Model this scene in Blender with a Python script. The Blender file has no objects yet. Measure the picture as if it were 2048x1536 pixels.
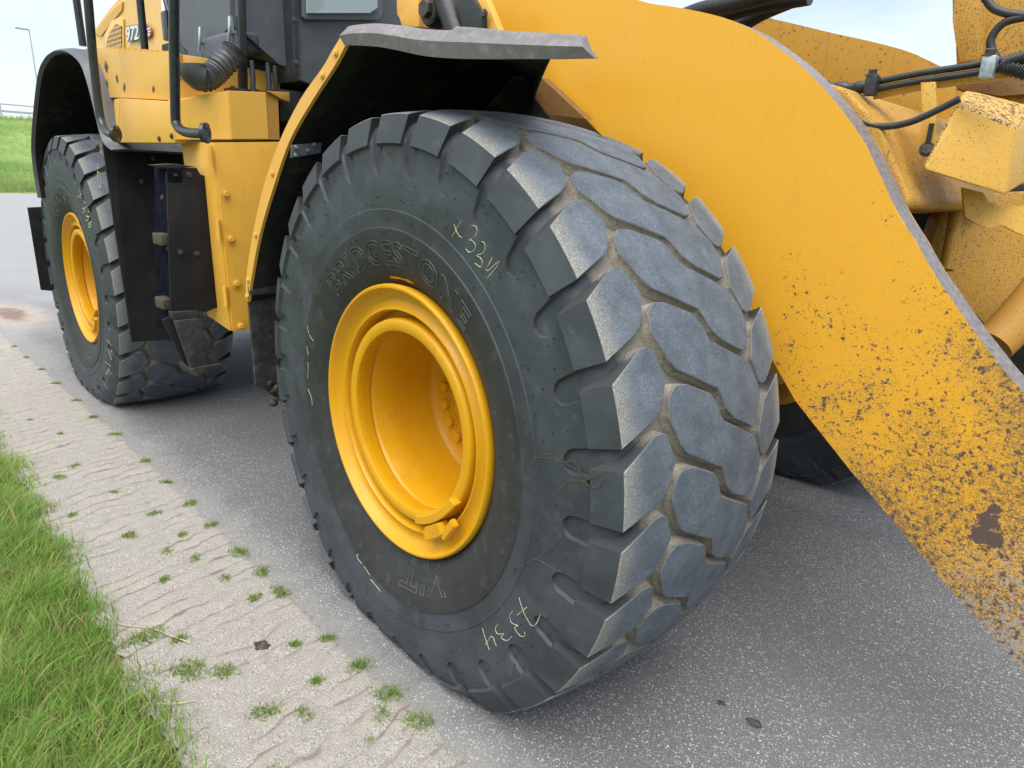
import bpy, bmesh, math, random
import numpy as np
from mathutils import Vector, Matrix, noise

# ------------------------------------------------------------------ camera
scene = bpy.context.scene
COL = scene.collection
cam_data = bpy.data.cameras.new('camera')
cam_data.sensor_width = 36.0
cam_data.lens = 36.0 * 1342.19 / 2048.0
cam_data.clip_start = 0.05
cam_data.clip_end = 2000.0
cam = bpy.data.objects.new('camera', cam_data)
COL.objects.link(cam)
CR_, CU_, CF_ = (0.69493572, 0.7180822, 0.03771336), (-0.23266743, 0.17492242, 0.9566964), (-0.68038975, 0.67361717, -0.28863418)
CAM = (1.5954, -1.1015, 1.485)
cam.matrix_world = Matrix(((CR_[0], CU_[0], -CF_[0], CAM[0]), (CR_[1], CU_[1], -CF_[1], CAM[1]), (CR_[2], CU_[2], -CF_[2], CAM[2]), (0, 0, 0, 1)))
scene.camera = cam

# ------------------------------------------------------------------ sky and sun
SUN_EL, SUN_AZ = math.radians(66), math.radians(-64)      # azimuth from +x towards +y
sun_dir = Vector((math.cos(SUN_EL) * math.cos(SUN_AZ), math.cos(SUN_EL) * math.sin(SUN_AZ), math.sin(SUN_EL)))
world = bpy.data.worlds.new('World')
scene.world = world
world.use_nodes = True
wn, wl = world.node_tree.nodes, world.node_tree.links
wn.clear()
wo = wn.new('ShaderNodeOutputWorld')
bg = wn.new('ShaderNodeBackground'); bg.inputs[1].default_value = 0.10
sky = wn.new('ShaderNodeTexSky'); sky.sky_type = 'NISHITA'; sky.sun_disc = False
sky.sun_elevation = SUN_EL; sky.sun_rotation = math.atan2(sun_dir.x, sun_dir.y)
sky.air_density = 1.0; sky.dust_density = 2.0
tc = wn.new('ShaderNodeTexCoord')
mp = wn.new('ShaderNodeMapping'); mp.inputs['Scale'].default_value = (1.0, 1.0, 3.2)
cn = wn.new('ShaderNodeTexNoise'); cn.inputs['Scale'].default_value = 2.3; cn.inputs['Detail'].default_value = 7; cn.inputs['Roughness'].default_value = 0.55
cr = wn.new('ShaderNodeValToRGB')
cr.color_ramp.elements[0].position = 0.36; cr.color_ramp.elements[0].color = (0.35, 0.35, 0.35, 1)
cr.color_ramp.elements[1].position = 0.58; cr.color_ramp.elements[1].color = (0.96, 0.96, 0.96, 1)
mix = wn.new('ShaderNodeMix'); mix.data_type = 'RGBA'
mix.inputs['B'].default_value = (4.6, 5.15, 5.65, 1)
wl.new(tc.outputs['Generated'], mp.inputs['Vector']); wl.new(mp.outputs[0], cn.inputs['Vector'])
wl.new(cn.outputs['Fac'], cr.inputs['Fac']); wl.new(cr.outputs['Color'], mix.inputs['Factor'])
wl.new(sky.outputs[0], mix.inputs['A']); wl.new(mix.outputs['Result'], bg.inputs[0]); wl.new(bg.outputs[0], wo.inputs[0])

sd = bpy.data.lights.new('sun', 'SUN'); sd.energy = 2.4; sd.angle = math.radians(65); sd.color = (1.0, 0.96, 0.90)
sun = bpy.data.objects.new('sun', sd); COL.objects.link(sun)
sun.rotation_euler = (-sun_dir).to_track_quat('-Z', 'Y').to_euler()
sun.location = sun_dir * 30

scene.view_settings.view_transform = 'Standard'
scene.view_settings.look = 'None'
scene.view_settings.exposure = 1.10
scene.view_settings.gamma = 1.0
scene.view_settings.use_curve_mapping = False
random.seed(7)
rng = np.random.default_rng(11)

# ------------------------------------------------------------------ measured outlines (metres).
# front frame: x forward, y away from the road edge, z up, origin below the front hub
# the rear frame of the articulated loader is turned by 1.7 degrees about the hitch
G = {
 'arm': [(-0.627, 0.76, 2.296), (-0.181, 0.76, 2.173), (0.043, 0.76, 2.082), (0.242, 0.76, 2.014), (0.372, 0.76, 1.982), (0.493, 0.76, 1.945), (0.581, 0.76, 1.906), (0.667, 0.76, 1.852), (0.732, 0.76, 1.806), (0.778, 0.76, 1.768), (0.832, 0.76, 1.718), (0.888, 0.76, 1.659), (0.937, 0.76, 1.598), (0.987, 0.76, 1.522), (1.036, 0.76, 1.446), (1.087, 0.76, 1.383), (1.137, 0.76, 1.316), (1.18, 0.76, 1.267), (1.221, 0.76, 1.22), (1.262, 0.76, 1.175), (1.301, 0.76, 1.135), (1.343, 0.76, 1.093), (1.453, 0.76, 0.991), (1.555, 0.76, 0.847), (1.636, 0.76, 0.598), (1.659, 0.76, 0.384), (1.609, 0.76, 0.321), (1.513, 0.76, 0.401), (1.444, 0.76, 0.447), (1.33, 0.76, 0.531), (1.191, 0.76, 0.644), (1.043, 0.76, 0.764), (0.864, 0.76, 0.919), (0.802, 0.76, 0.994), (0.657, 0.76, 1.176), (0.364, 0.76, 1.448), (0.018, 0.76, 1.696), (-0.202, 0.76, 1.843), (-0.42, 0.76, 2.011), (-0.536, 0.76, 2.132)],
 'lip_low': [(-0.21, -0.02, 1.829), (-0.114, -0.02, 1.818), (-0.019, -0.02, 1.804), (0.069, -0.02, 1.786), (0.152, -0.02, 1.769), (0.241, -0.02, 1.756), (0.365, -0.02, 1.743), (0.505, -0.02, 1.731), (0.581, -0.02, 1.724), (0.691, -0.02, 1.716)],
 'lip_up': [(-0.223, -0.02, 1.87), (-0.194, -0.02, 1.877), (-0.087, -0.02, 1.87), (0.003, -0.02, 1.857), (0.082, -0.02, 1.841), (0.179, -0.02, 1.825), (0.299, -0.02, 1.808), (0.421, -0.02, 1.787), (0.517, -0.02, 1.773), (0.649, -0.02, 1.753)],
 'fend_band_left': [(-0.269, 0.02, 1.88), (-0.342, 0.02, 1.835), (-0.404, 0.02, 1.793), (-0.555, 0.02, 1.71), (-0.71, 0.02, 1.591), (-0.857, 0.02, 1.439), (-0.986, 0.02, 1.251), (-1.078, 0.02, 1.066), (-1.088, 0.02, 0.984)],
 'fend_band_right': [(-0.266, 0.02, 1.843), (-0.301, 0.02, 1.815), (-0.349, 0.02, 1.782), (-0.474, 0.02, 1.705), (-0.638, 0.02, 1.59), (-0.777, 0.02, 1.441), (-0.924, 0.02, 1.256), (-1.03, 0.02, 1.072), (-1.075, 0.02, 0.978)],
 'liner_front': [(0.53, 0.02, 1.733)],
 'liner_front_in': [(-0.171, 0.68, 1.757)],
 'flap_front': [(-1.08, 0.026, 1.005), (-1.08, 0.251, 1.018), (-1.08, 0.26, 0.534), (-1.08, 0.13, 0.536), (-1.08, 0.029, 0.623)],
 'plate_on_liner': [(-0.6, 0.007, 1.573), (-0.6, 0.117, 1.588), (-0.6, 0.111, 1.554), (-0.6, 0.001, 1.532)],
 'tower_a': [(-0.875, 0.62, 2.171), (-0.734, 0.62, 2.15), (-0.728, 0.62, 2.04), (-0.843, 0.62, 2.057), (-0.853, 0.62, 2.087), (-0.873, 0.62, 2.1)],
 'tower_b': [(-0.761, 0.64, 2.158), (-0.495, 0.64, 2.12), (-0.45, 0.64, 1.998), (-0.755, 0.64, 2.046)],
 'tower_pin': [(-0.627, 0.6, 2.082)],
 'tower_cyl': [(-0.559, 0.6, 2.129), (-0.48, 0.6, 1.998)],
 'tower_blk': [(-0.464, 0.58, 2.104), (-0.375, 0.58, 2.091), (-0.337, 0.58, 2.043), (-0.316, 0.58, 2.034), (-0.311, 0.58, 1.969), (-0.42, 0.58, 1.988)],
 'tower_c': [(-0.393, 0.6, 2.097), (-0.333, 0.6, 2.089), (-0.247, 0.6, 1.962), (-0.333, 0.6, 1.975), (-0.336, 0.6, 2.04)],
 'liner_tri': [(-0.144, 0.7, 1.831), (0.068, 0.7, 1.69), (-0.188, 0.7, 1.72), (-0.196, 0.7, 1.769)],
 'far_arm': [(-0.348, 2.14, 2.343), (-0.116, 2.14, 2.264), (0.068, 2.14, 2.206), (0.22, 2.14, 2.157), (0.341, 2.14, 2.121), (0.456, 2.14, 2.084), (0.538, 2.14, 2.054), (0.605, 2.14, 2.022), (0.689, 2.14, 1.973), (0.773, 2.14, 1.894), (0.751, 2.14, 1.748), (0.379, 2.14, 1.674), (-0.126, 2.14, 1.904)],
 'beam': [(0.817, 0.865, 1.755), (0.69, 0.865, 1.796), (0.664, 0.865, 1.601), (0.807, 0.865, 1.428), (1.025, 0.865, 1.455), (1.029, 0.865, 1.478), (0.921, 0.865, 1.66)],
 'crank': [(0.861, 1.42, 2.101), (0.883, 1.42, 2.004), (0.906, 1.42, 1.933), (0.919, 1.42, 1.876), (0.923, 1.42, 1.82), (1.04, 1.42, 1.771), (1.17, 1.42, 1.724), (1.179, 1.42, 1.893), (1.142, 1.42, 2.058)],
 'crank_foot': [(0.923, 1.39, 1.844), (0.991, 1.39, 1.855), (1.117, 1.39, 1.832), (1.164, 1.39, 1.775), (1.056, 1.39, 1.778), (0.94, 1.39, 1.801)],
 'crank_rim': [(0.865, 1.405, 2.097), (0.887, 1.405, 2.001), (0.91, 1.405, 1.93), (0.922, 1.405, 1.876), (0.981, 1.405, 1.874), (0.987, 1.405, 1.895), (0.974, 1.405, 1.99), (0.945, 1.405, 2.085)],
 'hoses_a': [(0.705, 0.97, 1.779), (0.776, 0.97, 1.77), (0.848, 0.97, 1.769), (0.903, 0.97, 1.778), (0.973, 0.97, 1.786), (1.05, 0.97, 1.792), (1.122, 0.97, 1.799), (1.19, 0.97, 1.807)],
 'hose_clamps': [(0.849, 0.95, 1.776), (1.111, 0.95, 1.8)],
 'strap': [(0.971, 0.95, 1.768), (1.005, 0.95, 1.768), (1.024, 0.95, 1.688), (1.027, 0.95, 1.64), (1.03, 0.95, 1.592), (1.003, 0.95, 1.594), (0.994, 0.95, 1.651), (0.994, 0.95, 1.677)],
 'strap_bolt': [(1.018, 0.93, 1.605)],
 'hose_low': [(0.837, 0.872, 1.698), (0.881, 0.872, 1.667), (0.932, 0.872, 1.657), (0.989, 0.872, 1.666), (1.04, 0.872, 1.689), (1.088, 0.872, 1.715)],
 'loops': [(0.979, 1.3, 2.037), (1.017, 1.3, 1.994), (1.079, 1.3, 1.971), (1.146, 1.3, 1.965)],
 'loop2': [(1.103, 1.3, 1.966), (1.048, 1.3, 1.957), (1.025, 1.3, 1.925), (1.028, 1.3, 1.896), (1.055, 1.3, 1.855)],
 'spring': [(1.135, 0.96, 1.797), (1.167, 0.96, 1.786), (1.209, 0.96, 1.769)],
 'spring2': [(1.14, 0.96, 1.799), (1.168, 0.96, 1.807), (1.209, 0.96, 1.814)],
 'box_face': [(1.049, 1.0, 1.718), (1.17, 1.099, 1.665), (1.193, 1.05, 1.495), (1.026, 0.906, 1.553)],
 'box_top': [(1.006, 1.221, 1.781), (1.158, 1.358, 1.743)],
 'box_right': [(1.177, 1.37, 1.726), (1.208, 1.329, 1.558)],
 'guard': [(1.074, 1.131, 1.516), (1.095, 1.124, 1.45), (1.105, 1.128, 1.434), (1.147, 1.161, 1.413), (1.172, 1.19, 1.421), (1.222, 1.23, 1.396), (1.285, 1.289, 1.387), (1.261, 1.307, 1.486), (1.203, 1.244, 1.474), (1.186, 1.226, 1.474), (1.158, 1.196, 1.469), (1.134, 1.176, 1.479), (1.116, 1.169, 1.505)],
 'lowplate': [(0.901, 1.687, 1.489), (1.148, 1.953, 1.528), (1.237, 1.886, 1.159), (1.125, 1.72, 1.038), (0.91, 1.606, 1.277), (0.902, 1.634, 1.362)],
 'lowrib': [(0.945, 1.655, 1.482), (0.961, 1.621, 1.367), (0.974, 1.585, 1.251)],
 'lowtube': [(1.173, 1.474, 1.042), (1.199, 1.524, 1.098), (1.253, 1.643, 1.248)],
 'top_hose0': [(0.032, 1.15, 2.046), (0.171, 1.15, 2.073), (0.301, 1.15, 2.079), (0.453, 1.15, 2.095)],
 'top_hose1': [(0.074, 1.25, 2.041), (0.172, 1.25, 2.065), (0.302, 1.25, 2.086), (0.507, 1.25, 2.09)],
 'top_hose2': [(0.143, 1.35, 2.016), (0.235, 1.35, 2.063), (0.306, 1.35, 2.091), (0.426, 1.35, 2.12)],
 'rfend': [(-3.791, -0.055, 1.209), (-4.086, -0.055, 1.259), (-4.088, -0.055, 1.438), (-4.033, -0.055, 1.596), (-3.846, -0.055, 1.789), (-3.597, -0.055, 1.99), (-3.398, -0.055, 2.061), (-3.21, -0.055, 2.081), (-3.002, -0.055, 2.069), (-2.849, -0.055, 2.034), (-2.722, -0.055, 1.98), (-2.657, -0.055, 1.9), (-2.607, -0.055, 1.791), (-2.563, -0.055, 1.67), (-2.513, -0.055, 1.597), (-2.401, -0.055, 1.56)],
 'rfend_in': [(-4.3, 0.15, 1.2)],
 'rflap_low': [(-4.42, -0.057, 1.176), (-4.42, 0.081, 1.183), (-4.42, 0.303, 1.158), (-4.42, 0.221, 0.521), (-4.42, 0.054, 0.562), (-4.42, -0.058, 0.583)],
 'rflap': [(-2.5, -0.056, 1.602), (-2.5, 0.337, 1.619), (-2.5, 0.301, 1.097), (-2.5, 0.17, 0.545), (-2.5, 0.084, 0.545), (-2.5, -0.048, 0.555)],
 'step_side': [(-1.761, -0.078, 1.493), (-1.606, -0.078, 1.485), (-1.777, -0.078, 0.753), (-1.978, -0.078, 0.73)],
 'step_panel': [(-1.62, -0.077, 1.485), (-1.62, 0.05, 1.49), (-1.62, 0.061, 1.461), (-1.62, 0.086, 1.457), (-1.62, 0.104, 0.873), (-1.62, 0.073, 0.864), (-1.62, 0.03, 0.85), (-1.62, 0.004, 0.86), (-1.62, -0.122, 0.873)],
 'step_top': [(-1.62, -0.122, 1.495), (-1.62, -0.04, 1.504), (-1.62, 0.053, 1.494), (-1.62, -0.078, 1.481)],
 'hang_bar': [(-1.6, -0.128, 0.872), (-1.6, -0.008, 0.866), (-1.6, -0.003, 0.826), (-1.6, -0.121, 0.831)],
 'hang_panel': [(-1.585, -0.124, 0.834), (-1.585, -0.011, 0.832), (-1.585, 0.06, 0.619), (-1.585, 0.048, 0.592), (-1.585, -0.06, 0.577), (-1.585, -0.071, 0.598)],
 'hang_strap': [(-1.64, -0.156, 0.833), (-1.64, -0.111, 0.851), (-1.64, -0.048, 0.569), (-1.64, -0.087, 0.632)],
 'grips': [(-1.725, -0.095, 1.182), (-1.79, -0.095, 0.886)],
 'col_top': [(-1.5, 0.084, 1.596), (-1.5, 0.299, 1.618), (-1.5, 0.337, 1.621)],
 'col_bot': [(-1.5, 0.097, 0.775), (-1.5, 0.176, 0.774)],
 'col_left': [(-1.86, 0.084, 1.602), (-1.755, 0.084, 0.81)],
 'col_bolts': [(-1.49, 0.113, 1.386), (-1.49, 0.119, 1.193), (-1.49, 0.127, 0.994), (-1.49, 0.13, 0.796)],
 'hinges': [(-1.5, 0.068, 1.535), (-1.5, 0.072, 1.484), (-1.5, 0.073, 1.232), (-1.5, 0.074, 1.174), (-1.5, 0.079, 0.939), (-1.5, 0.085, 0.874)],
 'boxA': [(-1.687, 0.0, 1.758), (-1.708, 0.0, 1.603)],
 'boxB': [(-1.6, 0.109, 1.793), (-1.6, 0.105, 1.609)],
 'boxC': [(-1.5, 0.164, 1.81), (-1.5, 0.161, 1.613)],
 'boxD': [(-1.5, 0.333, 1.822), (-1.5, 0.333, 1.625), (-1.5, 0.392, 1.829), (-1.5, 0.386, 1.628)],
 'pan_low': [(-2.628, 0.0, 1.819), (-2.351, 0.0, 1.805), (-1.676, -0.0, 1.758), (-1.712, 0.0, 1.591), (-2.463, 0.0, 1.6), (-2.682, 0.0, 1.66)],
 'pan_up': [(-3.046, 0.03, 2.096), (-2.772, 0.03, 2.08), (-2.544, 0.03, 2.051), (-1.971, 0.03, 1.983), (-1.677, 0.03, 1.949), (-1.345, 0.03, 1.896), (-0.846, 0.03, 1.807), (-0.856, 0.03, 1.735), (-1.755, 0.03, 1.769), (-2.447, 0.03, 1.816), (-2.732, 0.03, 1.828), (-2.874, 0.03, 1.975)],
 'pan_ret': [(-1.72, 0.042, 1.955), (-1.72, 0.202, 1.956), (-1.72, 0.52, 1.931), (-1.72, 0.513, 1.819), (-1.72, 0.268, 1.811), (-1.72, 0.023, 1.762)],
 'spots': [(-2.597, 0.028, 1.968), (-2.458, 0.028, 1.904), (-2.623, 0.028, 1.889), (-2.364, 0.028, 1.857), (-1.979, 0.028, 1.826)],
 'rail1': [(-2.273, -0.11, 2.284), (-2.267, -0.11, 2.203), (-2.301, -0.11, 1.986), (-2.311, -0.11, 1.849), (-2.313, -0.11, 1.743), (-2.301, -0.11, 1.684), (-2.249, -0.11, 1.645), (-2.182, -0.11, 1.628), (-2.117, -0.11, 1.627)],
 'rail3': [(-1.419, -0.05, 2.168), (-1.437, -0.05, 2.103), (-1.48, -0.05, 1.949), (-1.516, -0.05, 1.785), (-1.539, -0.05, 1.683), (-1.53, -0.05, 1.656), (-1.483, -0.05, 1.634), (-1.384, -0.05, 1.622), (-1.264, -0.05, 1.62)],
 'rail0': [(-3.746, 0.25, 2.581), (-3.749, 0.25, 2.471), (-3.741, 0.25, 2.208)],
 'rail2': [(-2.796, 0.3, 2.448), (-2.806, 0.3, 2.354), (-2.814, 0.3, 2.105)],
 'rail4': [(-1.62, 0.307, 2.273), (-1.62, 0.303, 2.195), (-1.62, 0.285, 1.832)],
 'airbox_l': [(-2.356, 0.33, 2.388), (-2.4, 0.33, 2.179), (-2.37, 0.33, 2.094), (-2.31, 0.33, 2.023), (-2.18, 0.33, 1.989), (-2.129, 0.33, 2.102), (-1.787, 0.33, 2.107), (-1.741, 0.33, 2.104), (-1.707, 0.33, 2.291)],
 'airlid': [(-2.045, 0.28, 2.081), (-1.645, 0.28, 2.082), (-1.65, 0.28, 1.997), (-1.818, 0.28, 1.987), (-2.047, 0.28, 1.972), (-2.073, 0.28, 2.014)],
 'airbox_r': [(-1.62, 0.289, 2.269), (-1.62, 0.273, 2.077), (-1.62, 0.312, 2.063), (-1.62, 0.47, 1.96), (-1.62, 0.54, 1.96), (-1.62, 0.562, 2.326)],
 'air_under': [(-1.65, 0.287, 2.082), (-1.65, 0.327, 2.069), (-1.65, 0.486, 1.96), (-1.65, 0.557, 1.961), (-1.65, 0.482, 1.899), (-1.65, 0.313, 1.899), (-1.65, 0.204, 1.946)],
 'hose_air': [(-1.6, 0.252, 1.988), (-1.6, 0.232, 1.962), (-1.6, 0.18, 1.909), (-1.6, 0.142, 1.874), (-1.6, 0.106, 1.854), (-1.6, 0.078, 1.862), (-1.6, 0.059, 1.883), (-1.6, 0.056, 1.906)],
 'cab': [(-1.45, 0.477, 2.283), (-1.45, 0.454, 1.903), (-1.45, 0.473, 1.885), (-1.45, 0.741, 2.132), (-1.45, 1.09, 2.19), (-1.45, 1.091, 2.411)],
 'cab_strip': [(-1.43, 0.459, 2.276), (-1.43, 0.485, 2.281), (-1.43, 0.462, 1.903), (-1.43, 0.438, 1.9)],
 'cab_win_frame': [(-1.42, 0.493, 2.282), (-1.42, 0.485, 2.139), (-1.42, 0.499, 2.13), (-1.42, 0.875, 2.193), (-1.42, 0.901, 2.211), (-1.42, 0.916, 2.37)],
 'cab_win': [(-1.4, 0.503, 2.281), (-1.4, 0.496, 2.152), (-1.4, 0.819, 2.211), (-1.4, 0.862, 2.241), (-1.4, 0.87, 2.357)],
 'hood': [(-5.057, 0.62, 2.178), (-4.914, 0.62, 2.366), (-4.753, 0.62, 2.462), (-4.625, 0.62, 2.499), (-4.44, 0.62, 2.543), (-4.186, 0.62, 2.591), (-3.871, 0.62, 2.632), (-3.52, 0.62, 2.624), (-3.048, 0.62, 2.553), (-3.185, 0.62, 2.046)],
 'hood_groove': [(-4.72, 0.615, 2.44), (-4.586, 0.615, 2.412), (-4.069, 0.615, 2.522), (-4.041, 0.615, 2.567), (-4.196, 0.615, 2.55), (-4.487, 0.615, 2.502)],
 'hood_grille': [(-4.461, 0.615, 2.319), (-4.444, 0.615, 2.358), (-4.368, 0.615, 2.403), (-4.204, 0.615, 2.45), (-4.097, 0.615, 2.425), (-4.152, 0.615, 2.283)],
 'hood_gframe': [(-4.535, 0.617, 2.326), (-4.499, 0.617, 2.41), (-4.298, 0.617, 2.48), (-4.111, 0.617, 2.486), (-4.057, 0.617, 2.464), (-4.117, 0.617, 2.281)],
 'label': [(-4.012, 0.61, 2.414), (-3.75, 0.61, 2.397), (-3.648, 0.61, 2.394), (-3.544, 0.61, 2.35), (-3.606, 0.61, 2.298), (-3.781, 0.61, 2.309), (-4.008, 0.61, 2.314)],
 'label_txt': [(-4.021, 0.605, 2.32), (-3.99, 0.605, 2.402), (-3.775, 0.605, 2.308), (-3.728, 0.605, 2.388), (-3.668, 0.605, 2.318), (-3.577, 0.605, 2.315)],
 'badge_red': [(-3.718, 0.604, 2.38), (-3.624, 0.604, 2.384), (-3.531, 0.604, 2.336), (-3.579, 0.604, 2.3), (-3.726, 0.604, 2.303)],
 'badge_xe': [(-3.678, 0.602, 2.316), (-3.654, 0.602, 2.358), (-3.569, 0.602, 2.31)],
 'hood_gap': [(-3.368, 0.6, 2.232), (-3.201, 0.6, 2.232), (-2.978, 0.6, 2.275), (-2.996, 0.6, 2.147), (-3.38, 0.6, 2.192)],
 'hood_sky_gap': [(-3.302, 0.6, 2.505), (-3.334, 0.6, 2.37), (-3.275, 0.6, 2.29), (-3.214, 0.6, 2.273), (-3.13, 0.6, 2.481)],
}
CH = [[(0.3004, 0.6134), (0.3071, 0.6007), (0.3201, 0.5872), (0.3328, 0.5829)], [(0.329, 0.6232), (0.3134, 0.6064), (0.2923, 0.5822)], [(0.3632, 0.6088), (0.3711, 0.6145), (0.3852, 0.6117), (0.3876, 0.5991), (0.376, 0.5866), (0.3619, 0.5802), (0.3721, 0.5798), (0.3845, 0.5705), (0.3789, 0.557), (0.3607, 0.5512), (0.3481, 0.5579)], [(0.4081, 0.5803), (0.418, 0.5774), (0.4204, 0.5648), (0.4091, 0.5521), (0.3893, 0.5463), (0.4035, 0.5425), (0.4117, 0.5343), (0.4062, 0.5207), (0.3839, 0.5273)], [(0.4481, 0.5484), (0.4372, 0.5319), (0.426, 0.519), (0.434, 0.5156), (0.449, 0.5256), (0.4711, 0.542), (0.4606, 0.5243), (0.4308, 0.4975)]]
CH2 = [[(0.59, -0.2896), (0.6045, -0.3138), (0.6266, -0.3379), (0.6423, -0.3449), (0.6563, -0.3276), (0.6666, -0.2967)], [(0.5878, -0.3423), (0.6217, -0.3002)], [(0.5691, -0.3417), (0.5592, -0.3602), (0.5683, -0.3772), (0.5921, -0.3725), (0.5796, -0.3862), (0.6016, -0.3978), (0.6168, -0.3889), (0.616, -0.3763)], [(0.5172, -0.4082), (0.5068, -0.4301), (0.5186, -0.4392), (0.5406, -0.4265), (0.5329, -0.4423), (0.5551, -0.4384), (0.573, -0.4144)], [(0.4552, -0.4573), (0.4709, -0.4786), (0.4926, -0.5033)], [(0.4746, -0.4976), (0.4965, -0.459), (0.5175, -0.4767)]]
CH3 = [[(-0.5384, 0.2068), (-0.5318, 0.1792)], [(-0.5273, 0.1752), (-0.5047, 0.158)], [(-0.5524, 0.1314), (-0.5462, 0.0983)], [(-0.5544, 0.0718), (-0.5522, 0.0473), (-0.5617, 0.0099)], [(-0.5614, -0.0307), (-0.5394, -0.0608), (-0.5371, -0.0859)], [(-0.2259, -0.5563), (-0.2071, -0.5369), (-0.2169, -0.5548), (-0.1825, -0.5651)], [(-0.1696, -0.5669), (-0.1278, -0.5807)], [(-0.1199, -0.5926), (-0.0869, -0.597), (-0.0546, -0.6039)]]
CR = [[(0.4706, 0.5847), (0.4933, 0.5554), (0.5053, 0.53)], [(0.4168, 0.5297), (0.5197, 0.5585)], [(0.5476, 0.5158), (0.594, 0.5013), (0.5593, 0.48), (0.5029, 0.4756), (0.5414, 0.4636), (0.4942, 0.4482)], [(0.5954, 0.4645), (0.646, 0.4604), (0.6151, 0.4356), (0.5625, 0.4367), (0.606, 0.4267), (0.5691, 0.4103), (0.5417, 0.4142)], [(0.6869, 0.4075), (0.6556, 0.4159), (0.5879, 0.3889), (0.5994, 0.3728), (0.636, 0.3894), (0.6056, 0.3958)], [(1.0214, 0.7304), (0.9733, 0.6873), (0.9565, 0.6299), (0.9763, 0.6075), (1.009, 0.625), (1.0072, 0.6785), (0.9711, 0.6822)], [(0.6413, -0.2786), (0.7628, -0.3322)], [(0.6253, -0.3419), (0.6632, -0.3826), (0.7365, -0.3793)], [(0.5469, -0.4377), (0.6352, -0.4495)], [(0.6092, -0.4676), (0.5293, -0.5229)]]
HAIR = [[(0.5202, -0.2934), (0.53, -0.2669), (0.5557, -0.2413), (0.5803, -0.2104), (0.6093, -0.1821), (0.6557, -0.1401), (0.7194, -0.0611)], [(0.6278, -0.1592), (0.6565, -0.1516), (0.6944, -0.1512), (0.7264, -0.1493)]]
SPLASH = [[(0.6205, 0.103), (0.6659, 0.1183), (0.7102, 0.1231), (0.7396, 0.1381)], [(0.7396, 0.1381), (0.772, 0.1097), (0.7962, 0.1012)], [(0.7962, 0.1012), (0.7614, 0.0958), (0.7263, 0.0779), (0.7031, 0.0537)], [(0.7962, 0.1012), (0.8188, 0.1047), (0.8305, 0.1284), (0.8586, 0.148)], [(0.7786, 0.1022), (0.8055, 0.1242), (0.8262, 0.1437)], [(0.6084, 0.0776), (0.6333, 0.1125), (0.6717, 0.1279)], [(0.7102, 0.1231), (0.7474, 0.1184), (0.772, 0.1097)]]
LAMP = (-64.0, 11.44, 3.0); LAMP_H = 7.97
HUB = 0.7668
PIV = Vector((-1.775, 1.11, 0)); ART = 0.0292
def RW(v):
    c, s = math.cos(ART), math.sin(ART)
    x, y = v[0] - PIV.x, v[1] - PIV.y
    return Vector((PIV.x + c * x - s * y, PIV.y + s * x + c * y, v[2]))

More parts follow.
